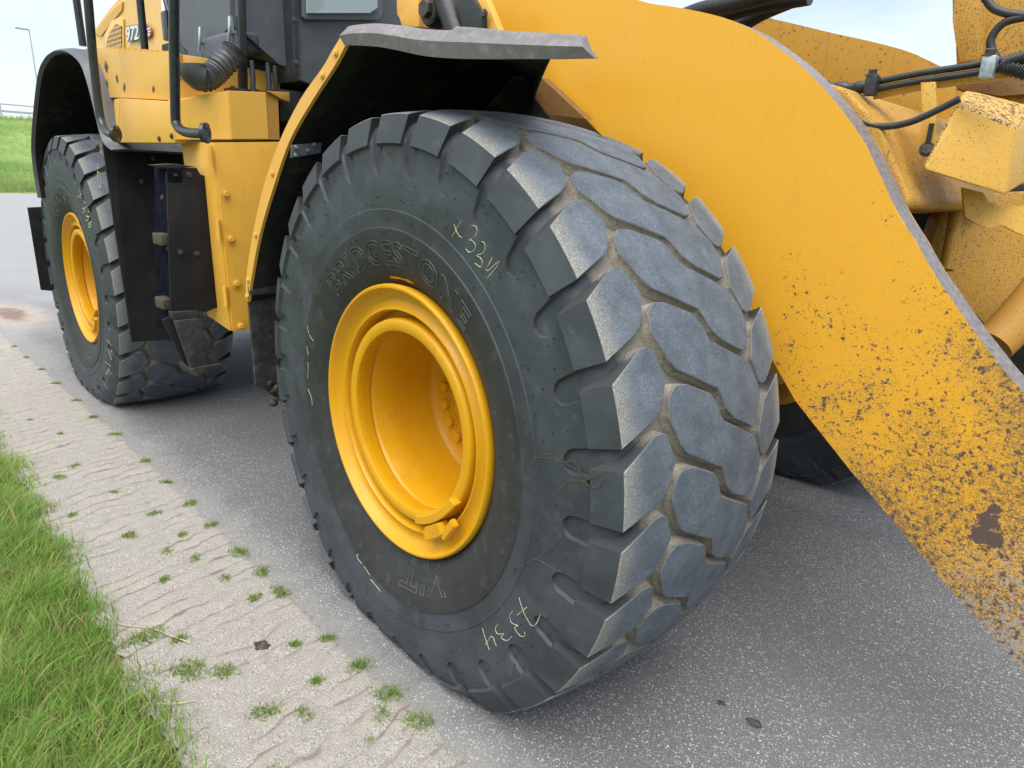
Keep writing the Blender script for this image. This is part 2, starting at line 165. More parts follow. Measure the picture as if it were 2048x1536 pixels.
# ------------------------------------------------------------------ materials
MATS = {}
class NT:
    def __init__(self, name):
        self.m = bpy.data.materials.new(name); self.m.use_nodes = True
        self.n = self.m.node_tree.nodes; self.l = self.m.node_tree.links
        self.p = self.n['Principled BSDF']; MATS[name] = self.m
    def node(self, t, **kw):
        d = self.n.new(t)
        for k, v in kw.items():
            if k.startswith('i_'): d.inputs[k[2:]].default_value = v
            else: setattr(d, k, v)
        return d
    def put(self, sock, v):
        if hasattr(v, 'is_linked') or hasattr(v, 'links'): self.l.new(v, sock)
        else: sock.default_value = v
    def coord(self, kind='Object', scale=None):
        o = self.node('ShaderNodeTexCoord').outputs[kind]
        if scale:
            m = self.node('ShaderNodeMapping'); m.inputs['Scale'].default_value = scale
            self.l.new(o, m.inputs['Vector']); o = m.outputs[0]
        return o
    def pos(self): return self.node('ShaderNodeNewGeometry').outputs['Position']
    def noise(self, vec, scale, detail=4, rough=0.55, dist=0.0):
        d = self.node('ShaderNodeTexNoise', i_Scale=scale, i_Detail=detail, i_Roughness=rough, i_Distortion=dist)
        self.l.new(vec, d.inputs['Vector']); return d.outputs['Fac']
    def voro(self, vec, scale, feature='F1', out='Distance', rnd=1.0):
        d = self.node('ShaderNodeTexVoronoi', feature=feature, i_Scale=scale, i_Randomness=rnd)
        self.l.new(vec, d.inputs['Vector']); return d.outputs[out]
    def math(self, op, a, b=0.0, c=0.0, clamp=False):
        d = self.node('ShaderNodeMath', operation=op, use_clamp=clamp)
        self.put(d.inputs[0], a); self.put(d.inputs[1], b)
        if op in ('MULTIPLY_ADD', 'SMOOTH_MIN', 'COMPARE'): self.put(d.inputs[2], c)
        return d.outputs[0]
    def ramp(self, v, lo, hi, a=0.0, b=1.0):
        d = self.node('ShaderNodeMapRange', interpolation_type='SMOOTHSTEP')
        self.put(d.inputs['Value'], v); self.put(d.inputs['From Min'], lo); self.put(d.inputs['From Max'], hi)
        self.put(d.inputs['To Min'], a); self.put(d.inputs['To Max'], b); return d.outputs['Result']
    def mix(self, f, a, b):
        d = self.node('ShaderNodeMix', data_type='RGBA')
        self.put(d.inputs['Factor'], f)
        for s, v in (('A', a), ('B', b)):
            v = (*v, 1) if isinstance(v, tuple) and len(v) == 3 else v
            self.put(d.inputs[s], v)
        return d.outputs['Result']
    def sep(self, v):
        d = self.node('ShaderNodeSeparateXYZ'); self.l.new(v, d.inputs[0]); return d.outputs
    def attr(self, name):
        return self.node('ShaderNodeAttribute', attribute_name=name).outputs['Fac']
    def bump(self, h, strength=0.3, dist=0.002, normal=None):
        d = self.node('ShaderNodeBump', i_Strength=strength, i_Distance=dist)
        self.l.new(h, d.inputs['Height'])
        if normal is not None: self.l.new(normal, d.inputs['Normal'])
        self.l.new(d.outputs[0], self.p.inputs['Normal']); return d.outputs[0]
    def set(self, color=None, rough=None, metal=None, spec=None, coat=None):
        P = self.p.inputs
        if color is not None: self.put(P['Base Color'], (*color, 1) if isinstance(color, tuple) and len(color) == 3 else color)
        if rough is not None: self.put(P['Roughness'], rough)
        if metal is not None: self.put(P['Metallic'], metal)
        if spec is not None: self.put(P['Specular IOR Level'], spec)
        if coat is not None: P['Coat Weight'].default_value = coat; P['Coat Roughness'].default_value = 0.25
        return self.m

YEL, YEL2 = (0.73, 0.362, 0.027), (0.74, 0.39, 0.05)
RUST = (0.075, 0.045, 0.036)
def paint(name, base=YEL, chips=0.0, fine=0.0, rough=0.38, fade=0.25, grime=0.25, wear=None, stains=(), dents=0.15):
    t = NT(name); P = t.pos()
    big = t.noise(P, 2.3, 3); mid = t.noise(P, 14, 4, 0.6)
    pale = tuple(min(1, c * 1.08 + 0.012) for c in base)
    col = t.mix(t.ramp(big, 0.35, 0.72, 0, fade), base, pale)
    dirty = t.noise(t.coord('Object', (9, 9, 2.2)), 3.0, 6, 0.7)
    col = t.mix(t.ramp(dirty, 0.52, 0.80, 0, grime), col, (0.30, 0.165, 0.04))
    mask = None
    n1 = t.noise(P, 62, 7, 0.76, 0.15); n2 = t.noise(P, 230, 3, 0.6)
    if wear is not None:
        (cx, cz), (dx, dz) = wear
        x, y, z = t.sep(P)
        w = t.math('ADD', t.math('MULTIPLY', t.math('SUBTRACT', x, cx), dx), t.math('MULTIPLY', t.math('SUBTRACT', z, cz), dz))
        w0 = w; w = t.math('ADD', w, t.math('MULTIPLY', t.math('SUBTRACT', t.noise(P, 5.5, 5, 0.65), 0.5), 1.5))
        wc = t.ramp(w, -0.45, 1.05)
        th = t.ramp(wc, 0.0, 1.0, 0.715, 0.545)
        m1 = t.ramp(t.math('SUBTRACT', n1, th), 0.0, 0.012)
        th2 = t.ramp(wc, 0.0, 1.0, 0.735, 0.600)
        m2 = t.ramp(t.math('SUBTRACT', n2, th2), 0.0, 0.02)
        mask = t.math('MAXIMUM', t.math('MAXIMUM', m1, m2), t.ramp(t.noise(P, 120, 3, 0.55), 0.735, 0.75))
        # grime rubbed on along both edges of the arm
        e1 = t.math('ADD', t.math('MULTIPLY', t.math('SUBTRACT', x, 1.18), 0.76), t.math('MULTIPLY', t.math('SUBTRACT', z, 1.267), 0.65))
        e2 = t.math('ADD', t.math('MULTIPLY', t.math('SUBTRACT', x, 1.19), -0.61), t.math('MULTIPLY', t.math('SUBTRACT', z, 0.644), -0.79))
        pw = t.noise(P, 190, 5, 0.8)
        for e, dd in ((e1, -0.13), (e2, -0.11)):
            ee = t.math('ADD', e, t.math('MULTIPLY', t.math('SUBTRACT', t.noise(P, 16, 5, 0.7), 0.5), 0.10))
            gm = t.math('MULTIPLY', t.ramp(ee, dd, 0.02), t.math('MULTIPLY', t.ramp(w0, 0.45, 0.85), t.ramp(pw, 0.36, 0.60)))
            col = t.mix(t.math('MULTIPLY', gm, 0.9), col, (0.11, 0.085, 0.07))
        # film of grease and mud towards the worn end of the arm
        g = t.math('MULTIPLY', t.ramp(w, 0.50, 1.10), t.ramp(pw, 0.43, 0.57))
        col = t.mix(t.math('MULTIPLY', g, 0.85), col, (0.085, 0.07, 0.055))
        g2 = t.math('MULTIPLY', t.ramp(w0, 0.92, 1.20), t.ramp(t.noise(P, 60, 7, 0.80), 0.42, 0.56))
        col = t.mix(t.math('MULTIPLY', g2, 0.9), col, (0.33, 0.30, 0.27))
    else:
        if chips: mask = t.ramp(n1, 0.80 - 0.2 * chips, 0.812 - 0.2 * chips)
        if fine:
            m2 = t.ramp(n2, 0.84 - 0.22 * fine, 0.86 - 0.22 * fine)
            mask = m2 if mask is None else t.math('MAXIMUM', mask, m2)
    for (sx, sy, sz, rad) in stains:
        d = t.node('ShaderNodeVectorMath', operation='SUBTRACT'); t.l.new(P, d.inputs[0]); d.inputs[1].default_value = (sx, sy, sz)
        le = t.node('ShaderNodeVectorMath', operation='LENGTH'); t.l.new(d.outputs[0], le.inputs[0])
        q = t.math('ADD', le.outputs['Value'], t.math('MULTIPLY', t.math('SUBTRACT', t.noise(P, 38, 7, 0.75), 0.5), rad * 3.0))
        s = t.ramp(q, rad, rad * 0.92)
        mask = s if mask is None else t.math('MAXIMUM', mask, s)
    rg = t.ramp(mid, 0.3, 0.75, rough - 0.06, rough + 0.14)
    if mask is not None:
        rcol = t.mix(t.noise(P, 120, 3), RUST, (0.13, 0.085, 0.075))
        col = t.mix(mask, col, rcol); rg = t.math('MULTIPLY_ADD', mask, 0.35, rg)
        hgt = t.math('SUBTRACT', t.math('MULTIPLY', mid, dents), t.math('MULTIPLY', mask, 0.6))
    else: hgt = t.math('MULTIPLY', mid, dents)
    t.bump(hgt, 0.35, 0.0015)
    return t.set(col, rg, spec=0.4)

paint('paint_body', YEL2, chips=0.05, fine=0.06, grime=0.35)
paint('paint_panel', (0.70, 0.40, 0.085), chips=0.02, fine=0.03, grime=0.15)
paint('paint_box', (0.70, 0.385, 0.065), chips=0.03, fine=0.03, grime=0.20)
paint('paint_fender', (0.70, 0.37, 0.07), chips=0.12, fine=0.10, grime=0.2)
paint('paint_rim', (0.60, 0.295, 0.003), chips=0.45, fine=0.75, rough=0.40, fade=0.15, grime=0.40, dents=0.8)
paint('paint_arm', YEL, wear=((0.62, 1.33), (0.75, -0.66)), rough=0.34, grime=0.12, stains=((1.372, 0.76, 0.776, 0.014), (1.372, 0.76, 0.742, 0.024), (1.384, 0.76, 0.703, 0.028), (1.362, 0.76, 0.700, 0.024)))
paint('paint_arm_far', (0.50, 0.255, 0.03), chips=1.0, fine=0.55, grime=0.9)
paint('paint_gear', (0.43, 0.225, 0.024), chips=0.95, fine=1.15, rough=0.55, grime=0.9, dents=1.2)  # base darkened for the shade the linkage stands in
paint('paint_cover', (0.55, 0.305, 0.045), chips=0.75, fine=0.95, rough=0.5, grime=0.5)  # base lowered too, shade on the linkage put into the colour
paint('paint_worn', (0.60, 0.36, 0.08), chips=1.35, fine=1.30, rough=0.6, grime=0.6)
paint('paint_rusty', (0.40, 0.20, 0.03), chips=0.9, fine=0.7, rough=0.6, grime=1.0)
paint('paint_dark_rust', (0.17, 0.085, 0.022), chips=1.0, fine=0.8, rough=0.65, grime=1.0)
paint('paint_hood', (0.76, 0.45, 0.12), rough=0.35, grime=0.05)

def simple(name, col, rough=0.5, metal=0.0, var=0.25, scale=30, bump=0.15, spec=0.5, dust=None, dustamt=0.3, objc=False):
    t = NT(name); P = t.coord('Object') if objc else t.pos()
    n = t.noise(P, scale, 5, 0.6); lo = tuple(c * (1 - var) for c in col); hi = tuple(min(1, c * (1 + var)) for c in col)
    c = t.mix(t.ramp(n, 0.3, 0.7), lo, hi)
    if dust:
        d = t.noise(P, scale * 0.35, 6, 0.75)
        c = t.mix(t.ramp(d, 0.48, 0.78, 0, dustamt), c, dust)
    t.bump(n, bump, 0.002)
    return t.set(c, t.ramp(n, 0.3, 0.7, rough - 0.08, rough + 0.08), metal, spec)
simple('bare_steel', (0.22, 0.195, 0.195), 0.55, 0.35, 0.3, 90, 0.3, dust=(0.34, 0.31, 0.30), dustamt=0.5)
simple('black_metal', (0.022, 0.024, 0.027), 0.42, 0.0, 0.3, 40, 0.1, dust=(0.10, 0.095, 0.09), dustamt=0.25)
simple('rail_black', (0.018, 0.022, 0.026), 0.28, 0.0, 0.2, 30, 0.05, dust=(0.09, 0.09, 0.09), dustamt=0.2)
simple('rubber_flap', (0.015, 0.0145, 0.016), 0.72, 0.0, 0.25, 8, 0.15, spec=0.2, dust=(0.050, 0.046, 0.043), dustamt=0.35)
simple('rubber_dirty', (0.022, 0.021, 0.020), 0.75, 0.0, 0.4, 35, 0.5, dust=(0.13, 0.12, 0.11), dustamt=0.6)
simple('rubber_lip', (0.16, 0.147, 0.152), 0.75, 0.0, 0.12, 70, 0.05, dust=(0.40, 0.38, 0.37), dustamt=0.5)
simple('tyre_letter', (0.055, 0.058, 0.058), 0.6, 0.0, 0.2, 40, 0.1)
simple('liner_black', (0.012, 0.012, 0.012), 0.85, 0.0, 0.4, 20, 0.4, spec=0.2, dust=(0.075, 0.068, 0.062), dustamt=0.6)
simple('fender_grey', (0.085, 0.088, 0.095), 0.5, 0.0, 0.12, 12, 0.05, dust=(0.15, 0.15, 0.15), dustamt=0.3)
simple('cab_grey', (0.085, 0.094, 0.112), 0.45, 0.0, 0.10, 12, 0.04, dust=(0.16, 0.16, 0.16), dustamt=0.15)
simple('cab_dark', (0.03, 0.034, 0.042), 0.45, 0.0, 0.15, 14, 0.05)
simple('navy_black', (0.010, 0.012, 0.018), 0.9, 0.0, 0.3, 30, 0.1, spec=0.0, dust=(0.03, 0.03, 0.03), dustamt=0.25)
simple('airbox_grey', (0.088, 0.097, 0.115), 0.5, 0.0, 0.10, 20, 0.05, dust=(0.15, 0.14, 0.12), dustamt=0.2)
simple('hose_black', (0.018, 0.02, 0.022), 0.45, 0.0, 0.2, 60, 0.08, dust=(0.08, 0.075, 0.07), dustamt=0.3)
simple('duct_grey', (0.07, 0.073, 0.075), 0.42, 0.0, 0.1, 30, 0.05)
simple('bolt_steel', (0.09, 0.075, 0.065), 0.55, 0.5, 0.4, 120, 0.3, dust=(0.10, 0.055, 0.035), dustamt=0.6)
simple('zinc', (0.34, 0.38, 0.40), 0.45, 0.6, 0.2, 80, 0.1)
simple('deep_black', (0.010, 0.010, 0.010), 0.55, 0.0, 0.5, 25, 0.6, dust=(0.05, 0.04, 0.03), dustamt=0.4)  # black of hidden machinery, also stands in for shade in gaps
simple('mud_dry', (0.075, 0.066, 0.046), 0.9, 0.0, 0.3, 150, 0.2, spec=0.1)
simple('straw', (0.50, 0.43, 0.30), 0.8, 0.0, 0.2, 80, 0.1)
simple('mud', (0.06, 0.052, 0.046), 0.9, 0.0, 0.5, 60, 1.0, spec=0.2)
simple('chalk', (0.46, 0.50, 0.30), 0.9, 0.0, 0.25, 200, 0.3, spec=0.1)
simple('dust_line', (0.10, 0.10, 0.095), 0.9, 0.0, 0.3, 200, 0.1, spec=0.1)
simple('galvanised', (0.45, 0.47, 0.48), 0.5, 0.4, 0.1, 5, 0.0)
simple('label_white', (0.80, 0.80, 0.80), 0.4, 0, 0.03, 20, 0.0)
simple('label_grey', (0.22, 0.225, 0.23), 0.4, 0, 0.03, 20, 0.0)
simple('label_red', (0.55, 0.045, 0.07), 0.4, 0, 0.05, 20, 0.0)
simple('groove_yellow', (0.60, 0.33, 0.03), 0.4, 0, 0.05, 8, 0.0)
t = NT('window_glass'); t.set((0.30, 0.36, 0.38), 0.06, 0.0, 0.8)
t.p.inputs['Transmission Weight'].default_value = 0.0

def rubber_carcass():
    t = NT('tyre_rubber'); P = t.coord('Object'); d = t.attr('dust')
    n = t.noise(P, 6, 5, 0.62); f = t.noise(P, 260, 2, 0.5); sm = t.noise(t.coord('Object', (1, 1, 1)), 22, 6, 0.7)
    c = t.mix(t.ramp(n, 0.3, 0.72), (0.030, 0.035, 0.041), (0.054, 0.063, 0.073))
    c = t.mix(t.math('MULTIPLY', t.attr('band'), 0.8), c, t.mix(n, (0.016, 0.017, 0.017), (0.036, 0.035, 0.031)))  # band darker and browner; paler wall outside stands in for its reflection
    c = t.mix(t.ramp(sm, 0.52, 0.80, 0, 0.5), c, (0.105, 0.115, 0.12))
    dn = t.math('ADD', t.math('MULTIPLY', d, 1.35), t.math('MULTIPLY', t.math('SUBTRACT', t.noise(P, 55, 6, 0.72), 0.5), 1.1))
    c = t.mix(t.ramp(dn, 0.30, 1.10, 0, 0.95), c, t.mix(t.noise(P, 110, 4), (0.26, 0.225, 0.18), (0.15, 0.14, 0.125)))
    t.bump(t.math('ADD', t.math('MULTIPLY', f, 0.4), sm), 0.12, 0.001)
    t.set(c, t.ramp(n, 0.3, 0.7, 0.50, 0.66), spec=0.32)
rubber_carcass()
def rubber_tread():
    t = NT('tyre_tread'); P = t.coord('Object')
    n = t.noise(P, 14, 5, 0.65); f = t.noise(P, 150, 5, 0.8); s = t.noise(P, 430, 3, 0.7)
    c = t.mix(t.ramp(n, 0.3, 0.7), (0.068, 0.082, 0.100), (0.135, 0.158, 0.186))
    c = t.mix(t.ramp(f, 0.42, 0.60, 0, 0.75), c, (0.062, 0.076, 0.098))
    c = t.mix(t.ramp(s, 0.56, 0.68, 0, 0.7), c, (0.26, 0.30, 0.34))
    x, y, z = t.sep(P)
    e = t.math('ADD', t.math('ABSOLUTE', y), t.math('MULTIPLY', t.math('SUBTRACT', f, 0.5), 0.14))
    c = t.mix(t.ramp(e, 0.265, 0.335, 0, 0.70), c, t.mix(t.ramp(s, 0.42, 0.58), (0.14, 0.14, 0.135), (0.42, 0.385, 0.33)))
    d = t.attr('dust')
    c = t.mix(t.ramp(t.math('ADD', d, t.math('MULTIPLY', t.math('SUBTRACT', f, 0.5), 0.8)), 0.05, 0.55, 0, 0.6), c, (0.34, 0.31, 0.265))
    t.bump(t.math('ADD', f, s), 0.25, 0.0012)
    t.set(c, 0.78, spec=0.35)
rubber_tread()
def rubber_groove():
    t = NT('tyre_groove'); P = t.coord('Object'); d = t.attr('dust')
    g = t.noise(P, 60, 6, 0.75); f = t.noise(P, 420, 3, 0.7)
    dd = t.math('ADD', t.math('MULTIPLY', d, 0.9), t.math('MULTIPLY', t.math('MULTIPLY', t.math('SUBTRACT', g, 0.5), 1.6), d))
    dust = t.mix(t.ramp(f, 0.35, 0.65), (0.24, 0.215, 0.175), (0.46, 0.41, 0.335))
    c = t.mix(t.ramp(dd, 0.02, 0.75), (0.042, 0.045, 0.047), dust)
    t.bump(t.math('ADD', f, g), 0.4, 0.0015)
    t.set(c, 0.9, spec=0.2)
rubber_groove()

def asphalt():
    t = NT('asphalt'); P = t.pos()
    w = t.noise(P, 40, 2)
    big = t.noise(P, 0.9, 5, 0.6); mid = t.noise(P, 7, 5, 0.65)
    base = t.mix(t.ramp(t.noise(P, 300, 4, 0.7), 0.35, 0.65), (0.072, 0.073, 0.076), (0.205, 0.205, 0.209))
    def chips(scale, lo, hi, keep, c_lo, c_hi, cin, seed):
        v = t.node('ShaderNodeTexVoronoi', feature='F1', i_Scale=scale)
        m = t.node('ShaderNodeMapping'); m.inputs['Location'].default_value = (seed, seed * 0.7, 0.3); m.inputs['Rotation'].default_value = (0.3, 0.2, seed)
        m.inputs['Scale'].default_value = (1.0, 1.35, 1.0)
        t.l.new(P, m.inputs['Vector']); t.l.new(m.outputs[0], v.inputs['Vector'])
        sp = t.node('ShaderNodeSeparateColor'); t.l.new(v.outputs['Color'], sp.inputs[0])
        k = t.ramp(sp.outputs[0], keep - 0.02, keep + 0.02)
        rad = t.math('MULTIPLY_ADD', sp.outputs[1], hi - lo, lo)
        inside = t.ramp(t.math('SUBTRACT', rad, t.math('ADD', v.outputs['Distance'], t.math('MULTIPLY', t.math('SUBTRACT', w, 0.5), 0.15))), 0.0, 0.08)
        return t.math('MULTIPLY', k, inside), t.mix(sp.outputs[2], c_lo, c_hi)
    c = base; hs = None
    for args in ((190, 0.25, 0.55, 0.25, (0.10, 0.10, 0.105), (0.42, 0.42, 0.41), None, 1.3),
                 (125, 0.20, 0.50, 0.45, (0.16, 0.16, 0.165), (0.68, 0.67, 0.65), None, 4.1),
                 (82, 0.15, 0.36, 0.86, (0.30, 0.30, 0.30), (0.80, 0.78, 0.75), None, 7.7)):
        m, cc = chips(*args); c = t.mix(t.math('MULTIPLY', m, 0.85), c, cc); hs = m if hs is None else t.math('ADD', hs, m)
    c = t.mix(t.ramp(big, 0.38, 0.66, 0, 0.40), c, (0.10, 0.102, 0.108))
    c = t.mix(t.ramp(mid, 0.62, 0.80, 0, 0.30), c, (0.07, 0.068, 0.066))
    tv = t.node('ShaderNodeTexVoronoi', feature='F1', i_Scale=7.0); t.l.new(P, tv.inputs['Vector']); tsp = t.node('ShaderNodeSeparateColor'); t.l.new(tv.outputs['Color'], tsp.inputs[0])
    td = t.math('ADD', tv.outputs['Distance'], t.math('MULTIPLY', t.math('SUBTRACT', t.noise(P, 90, 3), 0.5), 0.10))
    c = t.mix(t.math('MULTIPLY', t.ramp(tsp.outputs[0], 0.60, 0.62), t.ramp(td, t.math('MULTIPLY', tsp.outputs[1], 0.13), t.math('MULTIPLY', tsp.outputs[1], 0.07), 0, 0.92)), c, (0.018, 0.018, 0.019))
    # light dust towards the verge and a clay stain on the far road
    x, y, z = t.sep(P)
    vd = t.math('ADD', y, t.math('MULTIPLY', t.math('SUBTRACT', mid, 0.5), 0.3))
    c = t.mix(t.ramp(vd, 0.05, -0.17, 0, 0.30), c, (0.42, 0.40, 0.37))
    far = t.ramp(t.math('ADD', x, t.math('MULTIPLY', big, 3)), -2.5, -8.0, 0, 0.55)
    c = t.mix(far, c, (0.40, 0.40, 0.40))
    dx = t.math('MULTIPLY', t.math('ADD', x, 6.75), 0.55); dy = t.math('MULTIPLY', t.math('ADD', y, 0.02), 1.6)
    rr = t.math('SQRT', t.math('ADD', t.math('MULTIPLY', dx, dx), t.math('MULTIPLY', dy, dy)))
    rr = t.math('ADD', rr, t.math('MULTIPLY', t.math('SUBTRACT', t.noise(P, 5, 5, 0.7), 0.5), 0.5))
    c = t.mix(t.ramp(rr, 0.60, 0.20, 0, 0.8), c, (0.40, 0.33, 0.28))
    c = t.mix(t.ramp(rr, 0.28, 0.10, 0, 0.8), c, (0.17, 0.11, 0.085))
    t.bump(t.math('ADD', hs, t.noise(P, 400, 3, 0.7)), 0.6, 0.003)
    t.set(c, 0.88, spec=0.3)
asphalt()
def concrete():
    t = NT('concrete'); P = t.pos()
    big = t.noise(P, 4.5, 5, 0.6); f = t.noise(P, 190, 5, 0.8); m = t.noise(P, 60, 6, 0.7)
    c = t.mix(t.ramp(f, 0.36, 0.64), (0.15, 0.143, 0.132), (0.455, 0.43, 0.395))
    c = t.mix(t.ramp(big, 0.48, 0.72, 0, 0.55), c, (0.40, 0.36, 0.31))
    c = t.mix(t.ramp(m, 0.64, 0.74, 0, 0.6), c, (0.17, 0.16, 0.15))
    v = t.voro(P, 120); c = t.mix(t.ramp(v, 0.22, 0.12, 0, 0.5), c, (0.13, 0.125, 0.12))
    v2 = t.voro(P, 75); c = t.mix(t.ramp(v2, 0.14, 0.08, 0, 0.8), c, (0.78, 0.76, 0.72))
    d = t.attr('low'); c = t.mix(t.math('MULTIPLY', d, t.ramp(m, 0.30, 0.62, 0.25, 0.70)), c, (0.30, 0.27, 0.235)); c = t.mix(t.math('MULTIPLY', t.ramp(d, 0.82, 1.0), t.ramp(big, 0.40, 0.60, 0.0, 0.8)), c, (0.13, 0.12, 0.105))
    t.bump(t.math('ADD', f, m), 0.7, 0.004)
    t.set(c, 0.95, spec=0.2)
concrete()
def soil():
    t = NT('soil'); P = t.pos(); n = t.noise(P, 18, 6, 0.7)
    c = t.mix(t.ramp(n, 0.35, 0.65), (0.06, 0.055, 0.03), (0.13, 0.13, 0.05)); t.bump(n, 0.8, 0.02); t.set(c, 1.0, spec=0.1)
soil()
def field():
    t = NT('meadow'); P = t.pos(); n = t.noise(P, 0.35, 6, 0.65); m = t.noise(P, 3.5, 6, 0.75)
    c = t.mix(t.ramp(n, 0.35, 0.65), (0.16, 0.27, 0.07), (0.28, 0.36, 0.13))
    c = t.mix(t.ramp(m, 0.40, 0.70, 0, 0.7), c, (0.10, 0.17, 0.04)); t.bump(m, 0.8, 0.2); t.set(c, 1.0, spec=0.1)
field()
def blades(name, a, b, dry):
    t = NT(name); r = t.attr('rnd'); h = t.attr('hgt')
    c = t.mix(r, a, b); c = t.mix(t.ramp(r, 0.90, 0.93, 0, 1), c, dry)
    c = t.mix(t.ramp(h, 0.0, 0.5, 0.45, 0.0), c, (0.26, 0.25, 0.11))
    tr = t.node('ShaderNodeBsdfTranslucent'); t.l.new(c, tr.inputs[0])
    mx = t.node('ShaderNodeMixShader', i_Fac=0.35); t.set(c, 0.55, spec=0.3)
    o = t.n['Material Output']; t.l.new(t.p.outputs[0], mx.inputs[1]); t.l.new(tr.outputs[0], mx.inputs[2]); t.l.new(mx.outputs[0], o.inputs[0])
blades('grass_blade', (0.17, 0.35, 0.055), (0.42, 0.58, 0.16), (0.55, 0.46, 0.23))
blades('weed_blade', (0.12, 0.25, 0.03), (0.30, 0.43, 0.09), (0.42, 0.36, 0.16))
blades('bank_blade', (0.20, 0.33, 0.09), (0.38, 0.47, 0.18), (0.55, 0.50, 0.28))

# ------------------------------------------------------------------ mesh helpers
def link(o, parent=None):
    COL.objects.link(o)
    if parent is not None: o.parent = parent
    return o
def mesh_obj(name, verts, faces, mats, parent=None, midx=None, smooth=False, sharp=None, rear=False):
    if rear: verts = [RW(v) for v in verts]
    me = bpy.data.meshes.new(name)
    me.from_pydata([tuple(v) for v in verts], [], faces)
    for m in (mats if isinstance(mats, (list, tuple)) else [mats]): me.materials.append(MATS[m])
    if midx is not None: me.polygons.foreach_set('material_index', midx)
    if smooth: me.polygons.foreach_set('use_smooth', [True] * len(me.polygons))
    me.update()
    if smooth and sharp:
        me.set_sharp_from_angle(angle=math.radians(sharp))
    return link(bpy.data.objects.new(name, me), parent)
def bm_obj(name, bm, mats, parent=None, smooth=None, rear=False):
    if rear:
        for v in bm.verts: v.co = RW(v.co)
    bmesh.ops.recalc_face_normals(bm, faces=bm.faces[:])
    me = bpy.data.meshes.new(name); bm.to_mesh(me); bm.free()
    for m in (mats if isinstance(mats, (list, tuple)) else [mats]): me.materials.append(MATS[m])
    if smooth:
        me.polygons.foreach_set('use_smooth', [True] * len(me.polygons)); me.set_sharp_from_angle(angle=math.radians(smooth))
    return link(bpy.data.objects.new(name, me), parent)
def add_prism(bm, poly, vec, mi_side=0, mi_face=0):
    vec = Vector(vec); a = [bm.verts.new(Vector(p)) for p in poly]; b = [bm.verts.new(Vector(p) + vec) for p in poly]
    f1 = bm.faces.new(a); f2 = bm.faces.new(b[::-1]); f1.material_index = f2.material_index = mi_face
    n = len(poly)
    for i in range(n):
        f = bm.faces.new((a[i], b[i], b[(i + 1) % n], a[(i + 1) % n])); f.material_index = mi_side
def prism(name, poly, vec, mats, parent=None, bevel=0.0, seg=2, rear=False, mi_side=0, mi_face=0, smooth=35):
    bm = bmesh.new(); add_prism(bm, poly, vec, mi_side, mi_face)
    if bevel: bmesh.ops.bevel(bm, geom=bm.edges[:], offset=bevel, segments=seg, affect='EDGES', profile=0.6, clamp_overlap=True)
    return bm_obj(name, bm, mats, parent, smooth if bevel else None, rear)
def add_box(bm, c, s, rot=None):
    m = Matrix.Translation(Vector(c)) @ (rot.to_4x4() if rot is not None else Matrix()) @ Matrix.Diagonal((*s, 1))
    return bmesh.ops.create_cube(bm, size=1.0, matrix=m)['verts']
def box(name, c, s, mats, parent=None, bevel=0.0, rear=False, rot=None):
    bm = bmesh.new(); add_box(bm, c, s, rot)
    if bevel: bmesh.ops.bevel(bm, geom=bm.edges[:], offset=bevel, segments=2, affect='EDGES', profile=0.6, clamp_overlap=True)
    return bm_obj(name, bm, mats, parent, 35 if bevel else None, rear)
def catmull(pts, n=8, closed=False):
    pts = [Vector(p) for p in pts]; out = []
    for i in range(len(pts) - 1):
        p0 = pts[i - 1] if i else pts[0] * 2 - pts[1]; p1 = pts[i]; p2 = pts[i + 1]
        p3 = pts[i + 2] if i + 2 < len(pts) else p2 * 2 - p1
        for k in range(n):
            u = k / n
            out.append(0.5 * ((2 * p1) + (p2 - p0) * u + (2 * p0 - 5 * p1 + 4 * p2 - p3) * u * u + (3 * p1 - p0 - 3 * p2 + p3) * u ** 3))
    out.append(pts[-1]); return out
def add_tube(bm, path, rad, sides=12, caps=True):
    path = [Vector(p) for p in path]; rings = []; up = None
    for i, p in enumerate(path):
        d = (path[min(i + 1, len(path) - 1)] - path[max(i - 1, 0)]).normalized()
        if up is None:
            up = d.cross(Vector((0, 0, 1)));
            if up.length < 0.1: up = d.cross(Vector((0, 1, 0)))
            up.normalize()
        else: up = (up - d * up.dot(d)).normalized()
        s = d.cross(up); r = rad[i] if isinstance(rad, (list, tuple)) else rad
        rings.append([bm.verts.new(p + up * (math.cos(2 * math.pi * k / sides) * r) + s * (math.sin(2 * math.pi * k / sides) * r)) for k in range(sides)])
    for a, b in zip(rings, rings[1:]):
        for k in range(sides): bm.faces.new((a[k], a[(k + 1) % sides], b[(k + 1) % sides], b[k]))
    if caps: bm.faces.new(rings[0][::-1]); bm.faces.new(rings[-1])
def tube(name, path, rad, mats, parent=None, sides=12, rear=False, smooth=60):
    bm = bmesh.new(); add_tube(bm, path, rad, sides); return bm_obj(name, bm, mats, parent, smooth, rear)
def hexbolt_mesh(name, r, h, mat, washer=True):
    bm = bmesh.new()
    bmesh.ops.create_cone(bm, cap_ends=True, segments=6, radius1=r, radius2=r, depth=h, matrix=Matrix.Translation((0, 0, h / 2 + 0.002)))
    if washer: bmesh.ops.create_cone(bm, cap_ends=True, segments=18, radius1=r * 1.45, radius2=r * 1.4, depth=0.003, matrix=Matrix.Translation((0, 0, 0.0015)))
    bmesh.ops.bevel(bm, geom=[e for e in bm.edges if e.calc_length() > r * 0.5], offset=r * 0.08, segments=1, affect='EDGES')
    me = bpy.data.meshes.new(name); bm.to_mesh(me); bm.free(); me.materials.append(MATS[mat]); return me
